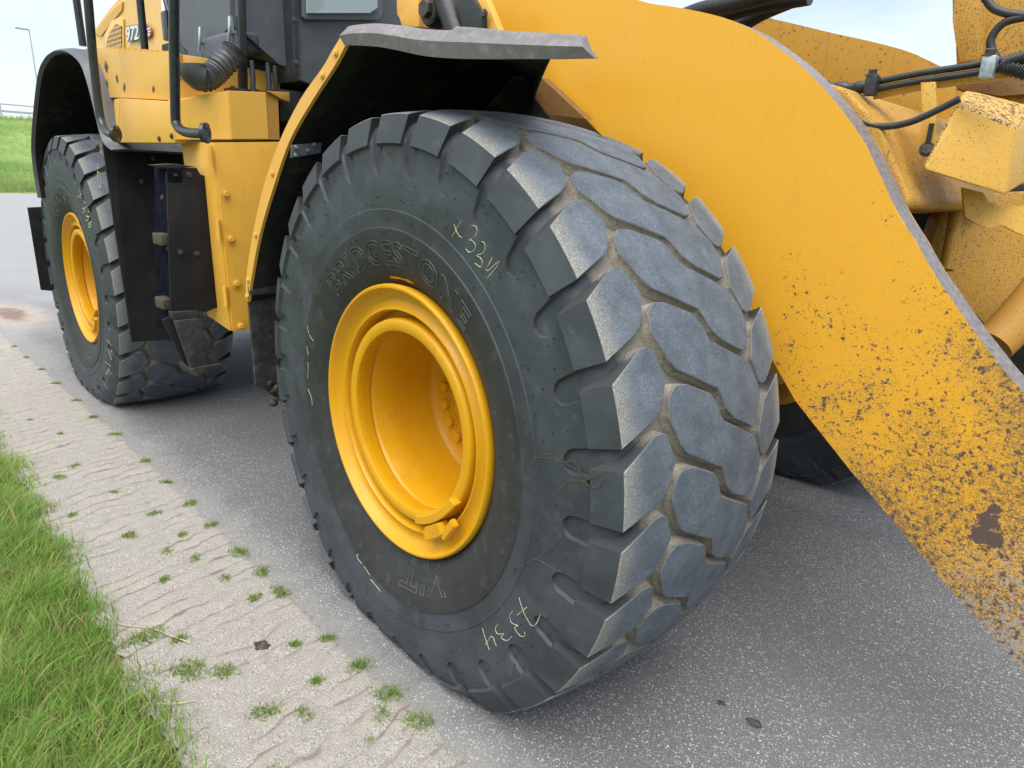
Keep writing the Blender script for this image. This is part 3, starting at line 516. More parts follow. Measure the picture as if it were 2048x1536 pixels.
def place(me, name, loc, normal, parent, spin=0.0, rear=False):
    loc, normal = Vector(loc), Vector(normal).normalized()
    if rear:
        q = RW(loc + normal); loc = RW(loc); normal = q - loc
    o = bpy.data.objects.new(name, me); o.parent = parent
    o.matrix_local = Matrix.Translation(loc) @ normal.to_track_quat('Z', 'Y').to_matrix().to_4x4() @ Matrix.Rotation(spin, 4, 'Z')
    COL.objects.link(o); return o
def tag(o, label, cat, group=None, kind=None):
    if label: o['label'] = label
    if cat: o['category'] = cat
    if group: o['group'] = group
    if kind: o['kind'] = kind
    return o
def structure(o): o['kind'] = 'structure'; return o
def fbm(x, y, s, o=3): return noise.fractal(Vector((x * s, y * s, 3.1)), 1.0, 2.0, o)

# ================================================================== THE SETTING
def sheet(name, x0, x1, y0, y1, z, mat):
    return structure(mesh_obj(name, [(x0, y0, z), (x1, y0, z), (x1, y1, z), (x0, y1, z)], [(0, 1, 2, 3)], mat))
sheet('ground', -900, 900, -900, 900, -0.03, 'meadow')
def edge_y(x): return -0.170 + min(0, (x + 2.0)) * 0.021 + 0.010 * fbm(x, 0.0, 3.0) + 0.006 * fbm(x, 5.0, 11.0)
xs = [-44 + i * 0.5 for i in range(76)] + [-6 + i * 0.04 for i in range(200)] + [2 + i * 1.0 for i in range(39)]
vs = []; fs = []
for i, x in enumerate(xs):
    vs += [(x, edge_y(x), 0.0), (x, 0.6, 0.0), (x, 45, 0.0)]
    if i: a = 3 * (i - 1); fs += [(a, a + 3, a + 4, a + 1), (a + 1, a + 4, a + 5, a + 2)]
structure(mesh_obj('road', vs, fs, 'asphalt'))

# ribbed concrete verge between the asphalt and the grass
def ridge_h(x, y):
    w = x + 0.55 * (y + 0.4) * 0.35 + 0.045 * fbm(x, y, 2.6) + 0.022 * fbm(x + 9, y, 9.0)
    per = 0.078; ph = (w / per) % 1.0
    saw = (ph / 0.90) if ph < 0.90 else (1 - (ph - 0.90) / 0.10)
    amp = 0.0034 * (0.35 + 0.9 * max(0, min(1, 0.5 + 0.9 * fbm(x - 4, y, 2.2))))
    if x > -1.2: amp *= max(0.40, 1 - 0.8 * (x + 1.2))
    return (saw - 0.5) * amp, saw
xs = [-20 + i * 0.25 for i in range(56)] + [-6 + i * 0.02 for i in range(150)] + [-3 + i * 0.0078 for i in range(540)] + [1.22 + 0.2 * i for i in range(30)]
ny = 52; vs = []; fs = []; low = []
for i, x in enumerate(xs):
    ey = edge_y(x) + 0.02
    for j in range(ny):
        y = ey - (0.57 + 0.05 * fbm(x, 7.0, 4.0) + 0.03 * fbm(x, 3.0, 15.0)) * j / (ny - 1)
        hh, saw = ridge_h(x, y)
        zz = 0.006 + hh + 0.004 * fbm(x, y, 24.0, 2) + 0.010 * fbm(x, y, 1.6)
        if j > ny - 8: zz -= 0.006 * (j - ny + 8) / 8
        if j < 3: zz -= 0.010 * (1 - j / 3)
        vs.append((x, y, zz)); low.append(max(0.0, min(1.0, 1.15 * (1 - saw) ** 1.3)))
    if i:
        a = (i - 1) * ny; b = i * ny
        fs += [(a + j, b + j, b + j + 1, a + j + 1)[::-1] for j in range(ny - 1)]
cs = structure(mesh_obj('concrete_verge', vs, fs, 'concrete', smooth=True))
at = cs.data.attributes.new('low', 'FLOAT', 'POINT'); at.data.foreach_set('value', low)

# soil under the lawn
vs = []; fs = []
xs = [-20 + i * 0.2 for i in range(120)]
for i, x in enumerate(xs):
    for j in range(14):
        y = -0.66 - 0.2 * j if j else -0.66
        vs.append((x, y, (0.004 if j else -0.01) + 0.014 * fbm(x, y, 2.5)))
    if i: a = (i - 1) * 14; fs += [(a + j, a + 14 + j, a + 15 + j, a + j + 1)[::-1] for j in range(13)]
structure(mesh_obj('lawn_soil', vs, fs, 'soil', smooth=True))

def blade_mesh(name, mat, base, height, width, lean, lean_dir, seg=3, rnd=None):
    n = len(base); k = seg * 2 + 1
    co = np.zeros((n, k, 3)); hg = np.zeros((n, k))
    side = np.stack([-np.sin(lean_dir + 1.3), np.cos(lean_dir + 1.3), np.zeros(n)], -1)
    fwd = np.stack([np.cos(lean_dir), np.sin(lean_dir), np.zeros(n)], -1)
    for s in range(seg + 1):
        u = s / seg; c = base + fwd * (lean * height * u ** 1.8)[:, None]; c[:, 2] += height * u * (1 - 0.28 * lean * u)
        if s < seg:
            w = width * (1 - 0.75 * u ** 1.5)
            co[:, 2 * s] = c - side * w[:, None]; co[:, 2 * s + 1] = c + side * w[:, None]; hg[:, 2 * s] = hg[:, 2 * s + 1] = u
        else: co[:, 2 * seg] = c; hg[:, 2 * seg] = 1
    faces = []; idx = np.arange(n) * k
    quads = np.concatenate([np.stack([idx + 2 * s, idx + 2 * s + 1, idx + 2 * s + 3, idx + 2 * s + 2], -1) for s in range(seg - 1)])
    tris = np.stack([idx + 2 * seg - 2, idx + 2 * seg - 1, idx + 2 * seg], -1)
    me = bpy.data.meshes.new(name); me.vertices.add(n * k); me.vertices.foreach_set('co', co.ravel())
    nl = quads.size + tris.size; me.loops.add(nl); me.loops.foreach_set('vertex_index', np.concatenate([quads.ravel(), tris.ravel()]))
    me.polygons.add(len(quads) + len(tris))
    me.polygons.foreach_set('loop_start', np.concatenate([np.arange(len(quads)) * 4, quads.size + np.arange(len(tris)) * 3]))
    me.materials.append(MATS[mat]); me.update(calc_edges=True)
    rnd = rng.random(n) if rnd is None else rnd
    me.attributes.new('rnd', 'FLOAT', 'POINT').data.foreach_set('value', np.repeat(rnd, k))
    me.attributes.new('hgt', 'FLOAT', 'POINT').data.foreach_set('value', hg.ravel())
    return me
def vnoise(x, y, s): return np.array([noise.noise(Vector((a * s, b * s, 1.7))) for a, b in zip(x, y)])
# the lawn by the verge
n = 190000
x = np.where(rng.random(n) < 0.84, rng.uniform(-2.9, 1.5, n), rng.uniform(-9, -2.9, n)); y = -0.60 - rng.random(n) ** 1.0 * 1.35
lim = -0.648 + 0.085 * vnoise(x, x * 0, 3.4) + 0.06 * vnoise(x, x * 0 + 3, 10.0) + np.abs(rng.normal(0, 0.025, n)) * (rng.random(n) < 0.25)
cl = vnoise(x, y, 7.0); keep = (y < lim) & (rng.random(n) < (0.65 + 0.5 * cl) * np.clip((lim - y) / 0.10, 0.22, 1.0))
x, y, cl = x[keep], y[keep], cl[keep]; n = len(x)
hgt = (0.045 + 0.06 * rng.random(n) ** 1.5 + 0.03 * np.clip(cl, -1, 1)) * (0.7 + 0.5 * np.clip((lim[keep] - y) / 0.2, 0, 1))
tall = rng.random(n) < 0.02; hgt[tall] *= 1.9
ld = rng.uniform(0, 2 * np.pi, n) + 1.5 * vnoise(x, y, 3.2)
rn = np.clip(0.45 + 0.35 * vnoise(x, y, 4.0) + rng.normal(0, 0.2, n), 0, 0.89); rn = np.where((rng.random(n) < 0.09) | (tall & (rng.random(n) < 0.6)), 0.95, rn)
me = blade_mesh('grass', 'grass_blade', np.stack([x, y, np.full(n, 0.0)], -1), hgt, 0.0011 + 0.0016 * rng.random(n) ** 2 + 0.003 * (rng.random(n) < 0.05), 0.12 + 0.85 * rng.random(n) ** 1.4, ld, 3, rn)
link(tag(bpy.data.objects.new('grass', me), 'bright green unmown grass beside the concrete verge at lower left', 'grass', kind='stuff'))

# weeds in the joints of the verge: each one a plant of its own
tufts_edge = [(-5.2, 0.7), (-4.75, 0.7), (-4.3, 0.8), (-3.85, 0.9), (-3.35, 1.0), (-2.95, 0.8), (-2.55, 1.1), (-2.05, 1.0), (-1.72, 0.9), (-1.42, 1.2), (-1.16, 1.0), (-0.86, 1.5), (-0.67, 1.25), (-0.50, 1.3), (-0.155, 0.9), (0.03, 1.4), (0.19, 1.6), (0.335, 1.7)]
tufts_mid = [(-3.1, -0.50, 0.7), (-2.75, -0.42, 0.6), (-2.2, -0.47, 1.0), (-2.1, -0.56, 1.1), (-1.75, -0.40, 0.8), (-1.62, -0.60, 0.9), (-1.42, -0.33, 0.9), (-1.28, -0.47, 1.1), (-1.15, -0.30, 0.8), (-1.05, -0.40, 1.0), (-0.93, -0.33, 1.0), (-0.86, -0.47, 0.8), (-0.72, -0.30, 0.8), (-0.55, -0.62, 1.9), (-0.47, -0.55, 0.9), (-0.30, -0.58, 2.1), (-0.22, -0.50, 1.4), (-0.53, -0.27, 0.9), (-0.20, -0.28, 0.7), (0.0, -0.31, 0.8), (0.02, -0.48, 1.5), (0.10, -0.40, 1.0), (0.25, -0.235, 1.3), (0.22, -0.56, 1.2), (0.36, -0.43, 0.8), (0.30, -0.32, 0.6)]
ordn = ['first', 'second', 'third', 'fourth', 'fifth', 'sixth', 'seventh', 'eighth', 'ninth', 'tenth', 'eleventh', 'twelfth', 'thirteenth', 'fourteenth', 'fifteenth', 'sixteenth', 'seventeenth', 'eighteenth', 'nineteenth', 'twentieth', 'twenty-first', 'twenty-second', 'twenty-third', 'twenty-fourth', 'twenty-fifth', 'twenty-sixth', 'twenty-seventh', 'twenty-eighth']
def tuft(x, y, s, label, group):
    s = s * 0.9; n = int(150 * s); a = rng.uniform(0, 2 * np.pi, n); rr = 0.021 * s * rng.random(n) ** 0.7
    q = rng.uniform(0, 3.14); bx = np.cos(a) * rr * 1.5 + rng.choice([-0.012, 0.0, 0.010], n) * s; by = np.sin(a) * rr * 0.8 + rng.choice([-0.01, 0.0, 0.012], n) * s; bx, by = bx * np.cos(q) - by * np.sin(q), bx * np.sin(q) + by * np.cos(q)
    me = blade_mesh('weed_tuft', 'weed_blade', np.stack([bx, by, np.zeros(n)], -1), (0.007 + 0.019 * rng.random(n)) * (0.6 + 0.4 * s), 0.0011 + 0.0012 * rng.random(n), 0.3 + 1.1 * rng.random(n), rng.uniform(0, 6.28, n), 3, np.where(rng.random(n) < 0.08, 0.95, np.clip(rng.normal(0.45, 0.22, n), 0, 0.89)))
    o = bpy.data.objects.new('weed_tuft', me); o.location = (x, y, 0.002); link(o); tag(o, label, 'weed', group)
for i, (x, s) in enumerate(sorted(tufts_edge, reverse=True)):
    tuft(x, edge_y(x) - 0.012, s, '%s green weed tuft along the asphalt edge, counted from the bottom' % ordn[i], 'weeds along the asphalt edge')
for i, (x, y, s) in enumerate(sorted(tufts_mid, reverse=True)):
    tuft(x, y, s, '%s weed tuft growing inside the concrete verge, counted from the bottom' % ordn[i], 'weeds in the concrete verge')

def clod(x, y, s, label):
    bm = bmesh.new(); bmesh.ops.create_icosphere(bm, subdivisions=3, radius=1.0)
    for v in bm.verts:
        d = 1 + 0.45 * noise.fractal(v.co * 2.1 + Vector((x * 9, y * 7, 0)), 1, 2, 3)
        v.co = Vector((v.co.x * d * s * 1.3, v.co.y * d * s, max(-0.002, v.co.z * d * s * 0.32)))
    o = bm_obj('dirt_clod', bm, 'mud', None, 60); o.location = (x, y, 0.001); tag(o, label, 'dirt', 'dirt clods on the ground')
clod(0.44, 0.115, 0.022, 'dark dirt clod on the asphalt under the front tyre')
clod(0.985, 0.55, 0.016, 'round black dirt spot on the asphalt right of the front tyre')
clod(0.88, 0.55, 0.010, 'tiny black dirt crumb on the asphalt near the round spot')
clod(-0.27, -0.36, 0.022, 'flattened dark dirt clod on the concrete verge')
clod(0.16, -0.62, 0.008, 'brown crumb on the concrete beside the lawn')

def stalk(pts, label):
    p0 = Vector(pts[0]); o = tube('dry_stalk', catmull([Vector(p) - p0 for p in pts], 6), 0.0016, 'straw', None, 6); o.location = p0; tag(o, label, 'straw', 'dry stalks on the verge')
stalk([(-0.74, -0.70, 0.03), (-0.66, -0.665, 0.012), (-0.58, -0.60, 0.010), (-0.50, -0.565, 0.012), (-0.42, -0.53, 0.010)], 'long pale dry stalk lying from the grass across the concrete')
stalk([(-0.21, -0.70, 0.016), (-0.18, -0.66, 0.011), (-0.15, -0.61, 0.012)], 'short dry stalk lying at the grass edge near the bottom')

# dike, guard rail and lamp post far behind
vs = []; fs = []; prof = [(-40.5, 0.0), (-44, 0.35), (-50, 2.0), (-56, 4.0), (-58, 4.3), (-70, 4.35), (-90, 4.0), (-110, -0.5)]
ys = [-120 + 4 * i for i in range(80)]
for i, y in enumerate(ys):
    for (x, z) in prof: vs.append((x + 2.5 * fbm(y, 0, 0.03), y, z + 0.12 * fbm(x, y, 0.15)))
    if i: a = (i - 1) * 8; fs += [(a + j, a + 8 + j, a + 9 + j, a + j + 1) for j in range(7)]
structure(mesh_obj('embankment', vs, fs, 'meadow', smooth=True))
n = 60000; x = rng.uniform(-57.5, -40.5, n); y = rng.uniform(-6, 18, n)
pz = np.interp(-x, [40.5, 44, 50, 56, 58], [0.0, 0.35, 2.0, 4.0, 4.3])
cl = vnoise(x, y, 0.6)
me = blade_mesh('bank_grass', 'bank_blade', np.stack([x, y, pz - 0.05], -1), (0.25 + 0.35 * rng.random(n)) * (1 + 0.5 * cl), 0.012 + 0.012 * rng.random(n), 0.2 + 0.6 * rng.random(n), rng.uniform(0, 6.28, n), 2, np.clip(0.45 + 0.4 * cl + rng.normal(0, 0.2, n), 0, 1))
link(tag(bpy.data.objects.new('bank_grass', me), 'pale green tall grass covering the far dike', 'grass', kind='stuff'))
gr = bpy.data.objects.new('guard_rail', None); link(gr); gr.location = (-58.5, 0, 4.25); tag(gr, 'grey metal guard rail running along the top of the dike', 'guard rail')
for zz in (0.55, 1.0):
    bm = bmesh.new(); add_box(bm, (0, 5, zz), (0.06, 80, 0.14 if zz < 0.8 else 0.08)); bm_obj('rail', bm, 'galvanised', gr)
bm = bmesh.new(); add_box(bm, (0, 0, 0.5), (0.1, 0.1, 1.1)); post = bm_obj('post', bm, 'galvanised', gr); post.location.y = -24
for i in range(1, 16):
    o = post.copy(); o.location.y = -24 + 4 * i; COL.objects.link(o)
lp = bpy.data.objects.new('lamp_post', None); link(lp); lp.location = LAMP; tag(lp, 'thin grey street lamp post rising behind the dike at left', 'lamp post')
tube('pole', [(0, 0, -1), (0, 0, 4), (0, 0, LAMP_H)], [0.07, 0.055, 0.035], 'galvanised', lp, 10)
bm = bmesh.new(); add_box(bm, (0.1, -0.45, LAMP_H + 0.02), (0.2, 0.9, 0.10)); bmesh.ops.bevel(bm, geom=bm.edges[:], offset=0.04, segments=2, affect='EDGES'); bm_obj('lamp_head', bm, 'galvanised', lp)
paint('paint_panel_spots', (0.70, 0.40, 0.085), chips=0.02, fine=0.03, grime=0.15, stains=tuple((*RW(Vector(p) + Vector((0, 0.002, 0))), s) for p, s in zip(G['spots'], (0.028, 0.020, 0.020, 0.020, 0.016))))
simple('cab_grey_light', (0.12, 0.13, 0.145), 0.45, 0.0, 0.06, 12, 0.03)
t = NT('grille_mesh'); P = t.pos(); x, y, z = t.sep(P); cb = t.node('ShaderNodeCombineXYZ'); t.l.new(x, cb.inputs[0]); t.l.new(z, cb.inputs[1]); vn = t.node('ShaderNodeTexVoronoi', voronoi_dimensions='2D', feature='F1', i_Scale=34, i_Randomness=0.0); t.l.new(cb.outputs[0], vn.inputs['Vector']); v = vn.outputs['Distance']; t.set(t.mix(t.ramp(v, 0.34, 0.40), (0.10, 0.06, 0.02), (0.62, 0.36, 0.10)), 0.5)
# ================================================================== THE WHEEL LOADER
root = bpy.data.objects.new('wheel_loader', None); link(root)
tag(root, 'yellow articulated wheel loader with big treaded tyres, parked on the asphalt', 'wheel loader')

# ------------------------------------------------------------------ tyre
YC = 0.305                                   # middle of the tread, seen from the rim flange plane
def R_tread(yp): return 0.912 - 0.032 * (yp / 0.335) ** 2
prof_half = [(0.04, 0.395), (0.014, 0.412), (-0.003, 0.434), (-0.02, 0.462), (-0.034, 0.5), (-0.042, 0.54), (-0.0445, 0.57), (-0.0445, 0.58), (-0.0413, 0.5825), (-0.041, 0.59), (-0.0425, 0.605), (-0.0441, 0.624), (-0.0449, 0.631), (-0.0426, 0.634), (-0.043, 0.645), (-0.043, 0.665), (-0.0435, 0.69), (-0.043, 0.705), (-0.0422, 0.7195), (-0.0421, 0.7215), (-0.0419, 0.724), (-0.0417, 0.728), (-0.0414, 0.733), (-0.041, 0.739), (-0.0405, 0.746), (-0.04, 0.753), (-0.039, 0.765), (-0.04, 0.78), (-0.039, 0.795), (-0.038, 0.81), (-0.0335, 0.825), (-0.0255, 0.84), (-0.0135, 0.853), (0.004, 0.861), (0.03, 0.865), (0.06, 0.867), (0.09, 0.8695), (0.14, 0.873), (0.19, 0.876), (0.25, 0.878)]
prof = [(y - YC, r) for y, r in prof_half] + [(0.0, .879)] + [(YC - y, r) for y, r in prof_half[::-1]]
PY = np.array([r for y, r in prof_half]); PX = np.array([y for y, r in prof_half])
_q = [(y, r) for y, r in prof_half if r > 0.79]; CY = [q[0] for q in _q]; CRR = [q[1] for q in _q]
def side_y(r): return float(np.interp(r, PY, PX)) - YC
def smooth01(t): t = max(0.0, min(1.0, t)); return t * t * (3 - 2 * t)
def squash(v):
    """flatten the loaded tyre on the ground and bulge the side wall above the contact patch"""
    x, y, z = v; t = z + HUB
    r = math.hypot(x, z)
    if t < 0.40 and r < 0.86 and r > 0.46:
        w = smooth01((0.40 - t) / 0.40) * smooth01((r - 0.46) / 0.10) * smooth01((0.86 - r) / 0.12)
        y += math.copysign(0.030 * w, y) * smooth01((abs(y) - 0.2) / 0.1)
    if t < 0.045: t = 0.001 + 0.044 * math.exp((t - 0.045) / 0.044)
    return Vector((x, y, t - HUB))
PITCH = math.radians(12.0); TH0 = math.radians(20.85)
SLOT0 = math.radians(21.9)
def make_carcass():
    """body of the tyre: grid lines follow the pockets that are sunk into the side wall between the lugs"""
    U = [-5.4, -4.4, -3.4, -2.75, -2.35, -2.0, -1.5, -0.8, 0.0, 0.8, 1.5, 2.0, 2.35, 2.75, 3.4, 4.4]
    vs = []; fs = []; dust = []; band = []; nh = len(prof_half)
    for pch in range(30):
        for u in U:
            for k, (y, r) in enumerate(prof):
                if r < 0.69: s = 1.0
                elif r < 0.7205: s = 1.0 - 0.85 * (r - 0.69) / 0.0305
                elif r < 0.752: s = max(0.15, math.sqrt(max(0.0, 1 - ((0.752 - r) / 0.0318) ** 2)))
                else: s = 1.0
                au = abs(u); uu = u * s if au <= 2.4 else math.copysign(2.4 * s + (6 - 2.4 * s) * (au - 2.4) / 3.6, u)
                sh = max(0.0, min(0.878, r) - 0.723) / 0.155 * 1.4
                an = math.radians(uu + sh) + SLOT0; af = 2 * TH0 - SLOT0 - math.radians(sh - uu)
                w = smooth01((y + 0.25) / 0.5); th = an * (1 - w) + af * w + pch * PITCH
                dep = 0.0
                if 0.7208 < r < 0.852 and au <= 2.02: dep = 0.009 if r < 0.80 else 0.009 * (0.852 - r) / 0.052
                sgn = -1 if y < 0 else 1
                dust.append(smooth01((YC - abs(y) - 0.005) / 0.05) if r > 0.84 else 0.0); band.append(1.0 if r < 0.581 else 0.0)
                vs.append(squash(Vector((r * math.cos(th), y - sgn * dep, r * math.sin(th)))))
    m = len(prof); ns = 30 * len(U)
    for i in range(ns):
        a = i * m; b = ((i + 1) % ns) * m
        fs += [(a + k, a + k + 1, b + k + 1, b + k) for k in range(m - 1)]
    me = bpy.data.meshes.new('tyre'); me.from_pydata(vs, [], fs); me.materials.append(MATS['tyre_rubber'])
    me.polygons.foreach_set('use_smooth', [True] * len(fs)); me.set_sharp_from_angle(angle=math.radians(38))
    me.attributes.new('dust', 'FLOAT', 'POINT').data.foreach_set('value', dust)
    me.attributes.new('band', 'FLOAT', 'POINT').data.foreach_set('value', band); me.update(); return me
C_poly = [(0.153, 31.48), (0.186, 31.21), (0.267, 28.96), (0.285, 27.39), (0.297, 25.5), (0.309, 24.42), (0.456, 20.02), (0.492, 16.59), (0.498, 14.3), (0.470, 10.5), (0.444, 10.25), (0.362, 12.5), (0.330, 14.2), (0.316, 16.2), (0.302, 17.8), (0.278, 18.42), (0.168, 21.9), (0.150, 23.22), (0.132, 25.72), (0.119, 27.54), (0.126, 30.2)]
S_poly = [(0.089, 37.6), (0.102, 37.07), (0.123, 33.25), (0.107, 30.95), (0.087, 28.76), (0.061, 27.7), (-0.023, 25.3), (-0.023, 33.7), (0.065, 37.41)]
def resample(poly, step):
    out = []
    for i in range(len(poly)):
        a = Vector(poly[i]); b = Vector(poly[(i + 1) % len(poly)]); n = max(1, int((b - a).length / step))
        out += [a + (b - a) * k / n for k in range(n)]
    return out
def rounded(poly, rad, keep=None):
    out = []; n = len(poly)
    for i in range(n):
        p0, p, p1 = Vector(poly[i - 1]), Vector(poly[i]), Vector(poly[(i + 1) % n])
        if keep and keep(p): out.append(p); continue
        a = p0 - p; b = p1 - p; r1 = min(rad, a.length * 0.4); r2 = min(rad, b.length * 0.4)
        s, e = p + a.normalized() * r1, p + b.normalized() * r2
        out += [s, s * 0.25 + p * 0.5 + e * 0.25, e]
    return out
def offset(poly, d):
    n = len(poly); area = sum(poly[i].x * poly[(i + 1) % n].y - poly[(i + 1) % n].x * poly[i].y for i in range(n)); sg = 1 if area > 0 else -1
    out = []
    for i in range(n):
        a = (poly[i] - poly[i - 1]); b = (poly[(i + 1) % n] - poly[i])
        na = Vector((a.y, -a.x)).normalized() if a.length > 1e-9 else Vector((0, 0)); nb = Vector((b.y, -b.x)).normalized() if b.length > 1e-9 else na
        m = (na + nb); m = m.normalized() if m.length > 1e-6 else na
        out.append(poly[i] + m * (sg * d / max(0.5, m.dot(na) if m.dot(na) > 0 else 0.5)))
    return out
def block_mesh(poly, theta, flip, shoulder):
    """one tread block; poly in (y from the flange, degrees); flip turns it about the middle of the tread"""
    P2 = [Vector((y - YC, math.radians(a - 20.85) * 0.9)) for y, a in poly]
    outer = lambda p: shoulder and p.x < -YC - 0.017
    P2 = offset(resample(rounded([tuple(p) for p in P2], 0.004, outer), 0.016), 0.0028 if shoulder else 0.0040)
    tops = offset(P2, -0.0022); base = offset(P2, 0.005)
    if shoulder:
        for i, p in enumerate(P2):
            if outer(p): tops[i].x = p.x + 0.003
    def curve(p, drop):
        y = p.x; r = R_tread(y) - drop; a = p.y / 0.9 + theta
        if flip: y, a = -y, 2 * theta - a
        return squash(Vector((r * math.cos(a), y, r * math.sin(a))))
    def lug(p, y, r):
        a = p.y / 0.9 + theta
        y2 = y - YC
        if flip: y2, a = -y2, 2 * theta - a
        return squash(Vector((r * math.cos(a), y2, r * math.sin(a))))
    bm = bmesh.new(); dl = bm.verts.layers.float.new('dust')
    # curved top, cut into a grid
    tv = [bm.verts.new((p.x, p.y, 0)) for p in tops]; bm.faces.new(tv)
    xs = [p.x for p in tops]; ys = [p.y for p in tops]
    for k in range(int(min(xs) / 0.04) - 1, int(max(xs) / 0.04) + 2):
        bmesh.ops.bisect_plane(bm, geom=bm.verts[:] + bm.edges[:] + bm.faces[:], plane_co=(k * 0.04 + 0.003, 0, 0), plane_no=(1, 0, 0))
    for k in range(int(min(ys) / 0.04) - 1, int(max(ys) / 0.04) + 2):
        bmesh.ops.bisect_plane(bm, geom=bm.verts[:] + bm.edges[:] + bm.faces[:], plane_co=(0, k * 0.04 + 0.002, 0), plane_no=(0, 1, 0))
    for v in bm.verts: v.co = curve(v.co, 0.0); v[dl] = 0.0
    for f in bm.faces: f.material_index = 0
    n = len(P2); r0 = [bm.verts.new(curve(p, 0.0)) for p in tops]; r1 = []; r2 = []; r3 = []
    for i, p in enumerate(P2):
        o = outer(p); dk = smooth01((p.x + YC - 0.02) / 0.05) if shoulder else 1.0
        v = bm.verts.new(curve(p, 0.0020)); v[dl] = 0.0 if o else 0.30 * dk; r1.append(v)
        if o: a = bm.verts.new(lug(p, -0.0490, 0.805)); b = bm.verts.new(lug(p, -0.030, 0.793)); a[dl] = b[dl] = 0
        elif shoulder and p.x < -YC + 0.05:
            u = max(0.0, (p.x + YC + 0.023) / 0.073); yb = -0.0490 + 0.099 * u; rb = float(np.interp(yb, CY, CRR))
            a = bm.verts.new(lug(base[i], yb, rb + 0.004)); b = bm.verts.new(lug(base[i], yb + 0.012, rb - 0.014)); a[dl] = 0.9 * dk; b[dl] = dk
        else: a = bm.verts.new(curve(base[i], 0.032)); b = bm.verts.new(curve(base[i], 0.055)); a[dl] = 0.95 * dk; b[dl] = dk
        r2.append(a); r3.append(b)
    for i in range(n):
        j = (i + 1) % n; oo = outer(P2[i]) and outer(P2[j])
        for ra, rb, mi in ((r0, r1, 0), (r1, r2, 1), (r2, r3, 1)):
            f = bm.faces.new((ra[i], ra[j], rb[j], rb[i])); f.material_index = 2 if (oo and ra is not r0) else mi
    bmesh.ops.recalc_face_normals(bm, faces=bm.faces[:])
    for f in bm.faces:
        if f.material_index == 0 and f.normal.dot(f.calc_center_median()) < 0: f.normal_flip()
    me = bpy.data.meshes.new('tread_block'); bm.to_mesh(me); bm.free()
    for m in ('tyre_tread', 'tyre_groove', 'tyre_rubber'): me.materials.append(MATS[m])
    me.polygons.foreach_set('use_smooth', [True] * len(me.polygons)); me.set_sharp_from_angle(angle=math.radians(30))
    return me
carcass = make_carcass()
BLOCKS = []
for k in range(30):
    th = TH0 + k * PITCH
    BLOCKS += [block_mesh(C_poly, th, False, False), block_mesh(S_poly, th, False, True), block_mesh(S_poly, th, True, True)]

def ring_text(text, size, r0, a_mid, squeeze, parent, name, rot=0):
    cu = bpy.data.curves.new('lettering', 'FONT'); cu.body = text; cu.size = size; cu.align_x = 'CENTER'; cu.fill_mode = 'NONE' if hasattr(cu, 'fill_mode') else cu.fill_mode
    cu.bevel_depth = 0.0019; cu.bevel_resolution = 1; cu.resolution_u = 3; cu.offset = 0.0015; cu.space_character = 1.12
    tmp = bpy.data.objects.new('tmp', cu); COL.objects.link(tmp)
    dg = bpy.context.evaluated_depsgraph_get(); me = bpy.data.meshes.new_from_object(tmp.evaluated_get(dg)); bpy.data.objects.remove(tmp); bpy.data.curves.remove(cu)
    bm = bmesh.new(); bm.from_mesh(me); bpy.data.meshes.remove(me)
    for v in bm.verts:
        r = r0 + v.co.y; a = a_mid - v.co.x * squeeze / (r0 + size * 0.35)
        v.co = squash(Vector((r * math.cos(a), side_y(r) - 0.0006 - v.co.z, r * math.sin(a))))
    return bm_obj(name, bm, 'tyre_letter', parent, 60)
def strokes(lines, parent, width=0.0032, mat='chalk', name='chalk_mark'):
    bm = bmesh.new()
    for st in lines:
        pts = catmull([(x, 0, z) for x, z in st], 6)
        L = []
        for i, p in enumerate(pts):
            d = (pts[min(i + 1, len(pts) - 1)] - pts[max(i - 1, 0)]).normalized(); nrm = Vector((-d.z, 0, d.x))
            w = width * (0.65 + 0.5 * noise.noise(p * 60)) * 0.5
            ring = []
            for s in (-1, 0, 1):
                q = p + nrm * (w * s); r = math.hypot(q.x, q.z); lift = 0.0012 if s == 0 else 0.0004
                y = side_y(min(r, 0.80))
                if r > 0.795: y = -0.050 - YC
                q = squash(Vector((q.x, y, q.z))); q.y -= lift; ring.append(bm.verts.new(q))
            L.append(ring)
        for a, b in zip(L, L[1:]):
            for k in range(2): bm.faces.new((a[k], b[k], b[k + 1], a[k + 1]))
    return bm_obj(name, bm, mat, parent, 60)

def spew_mesh():
    bm = bmesh.new()
    for i in range(230):
        r = random.choice((0.655, 0.70, 0.742, 0.768, 0.50, 0.562, 0.61)) + random.uniform(-.01, .01); a = random.uniform(0, 2 * math.pi)
        p = squash(Vector((r * math.cos(a), side_y(r), r * math.sin(a))))
        bmesh.ops.create_cone(bm, cap_ends=True, segments=5, radius1=0.0014, radius2=0.0010, depth=0.008, matrix=Matrix.Translation(p) @ Matrix.Rotation(math.pi / 2, 4, 'X') @ Matrix.Rotation(random.uniform(-.6, .6), 4, 'X'))
    me = bpy.data.meshes.new('rubber_nubs'); bm.to_mesh(me); bm.free(); me.materials.append(MATS['liner_black']); return me
SPEW = spew_mesh()

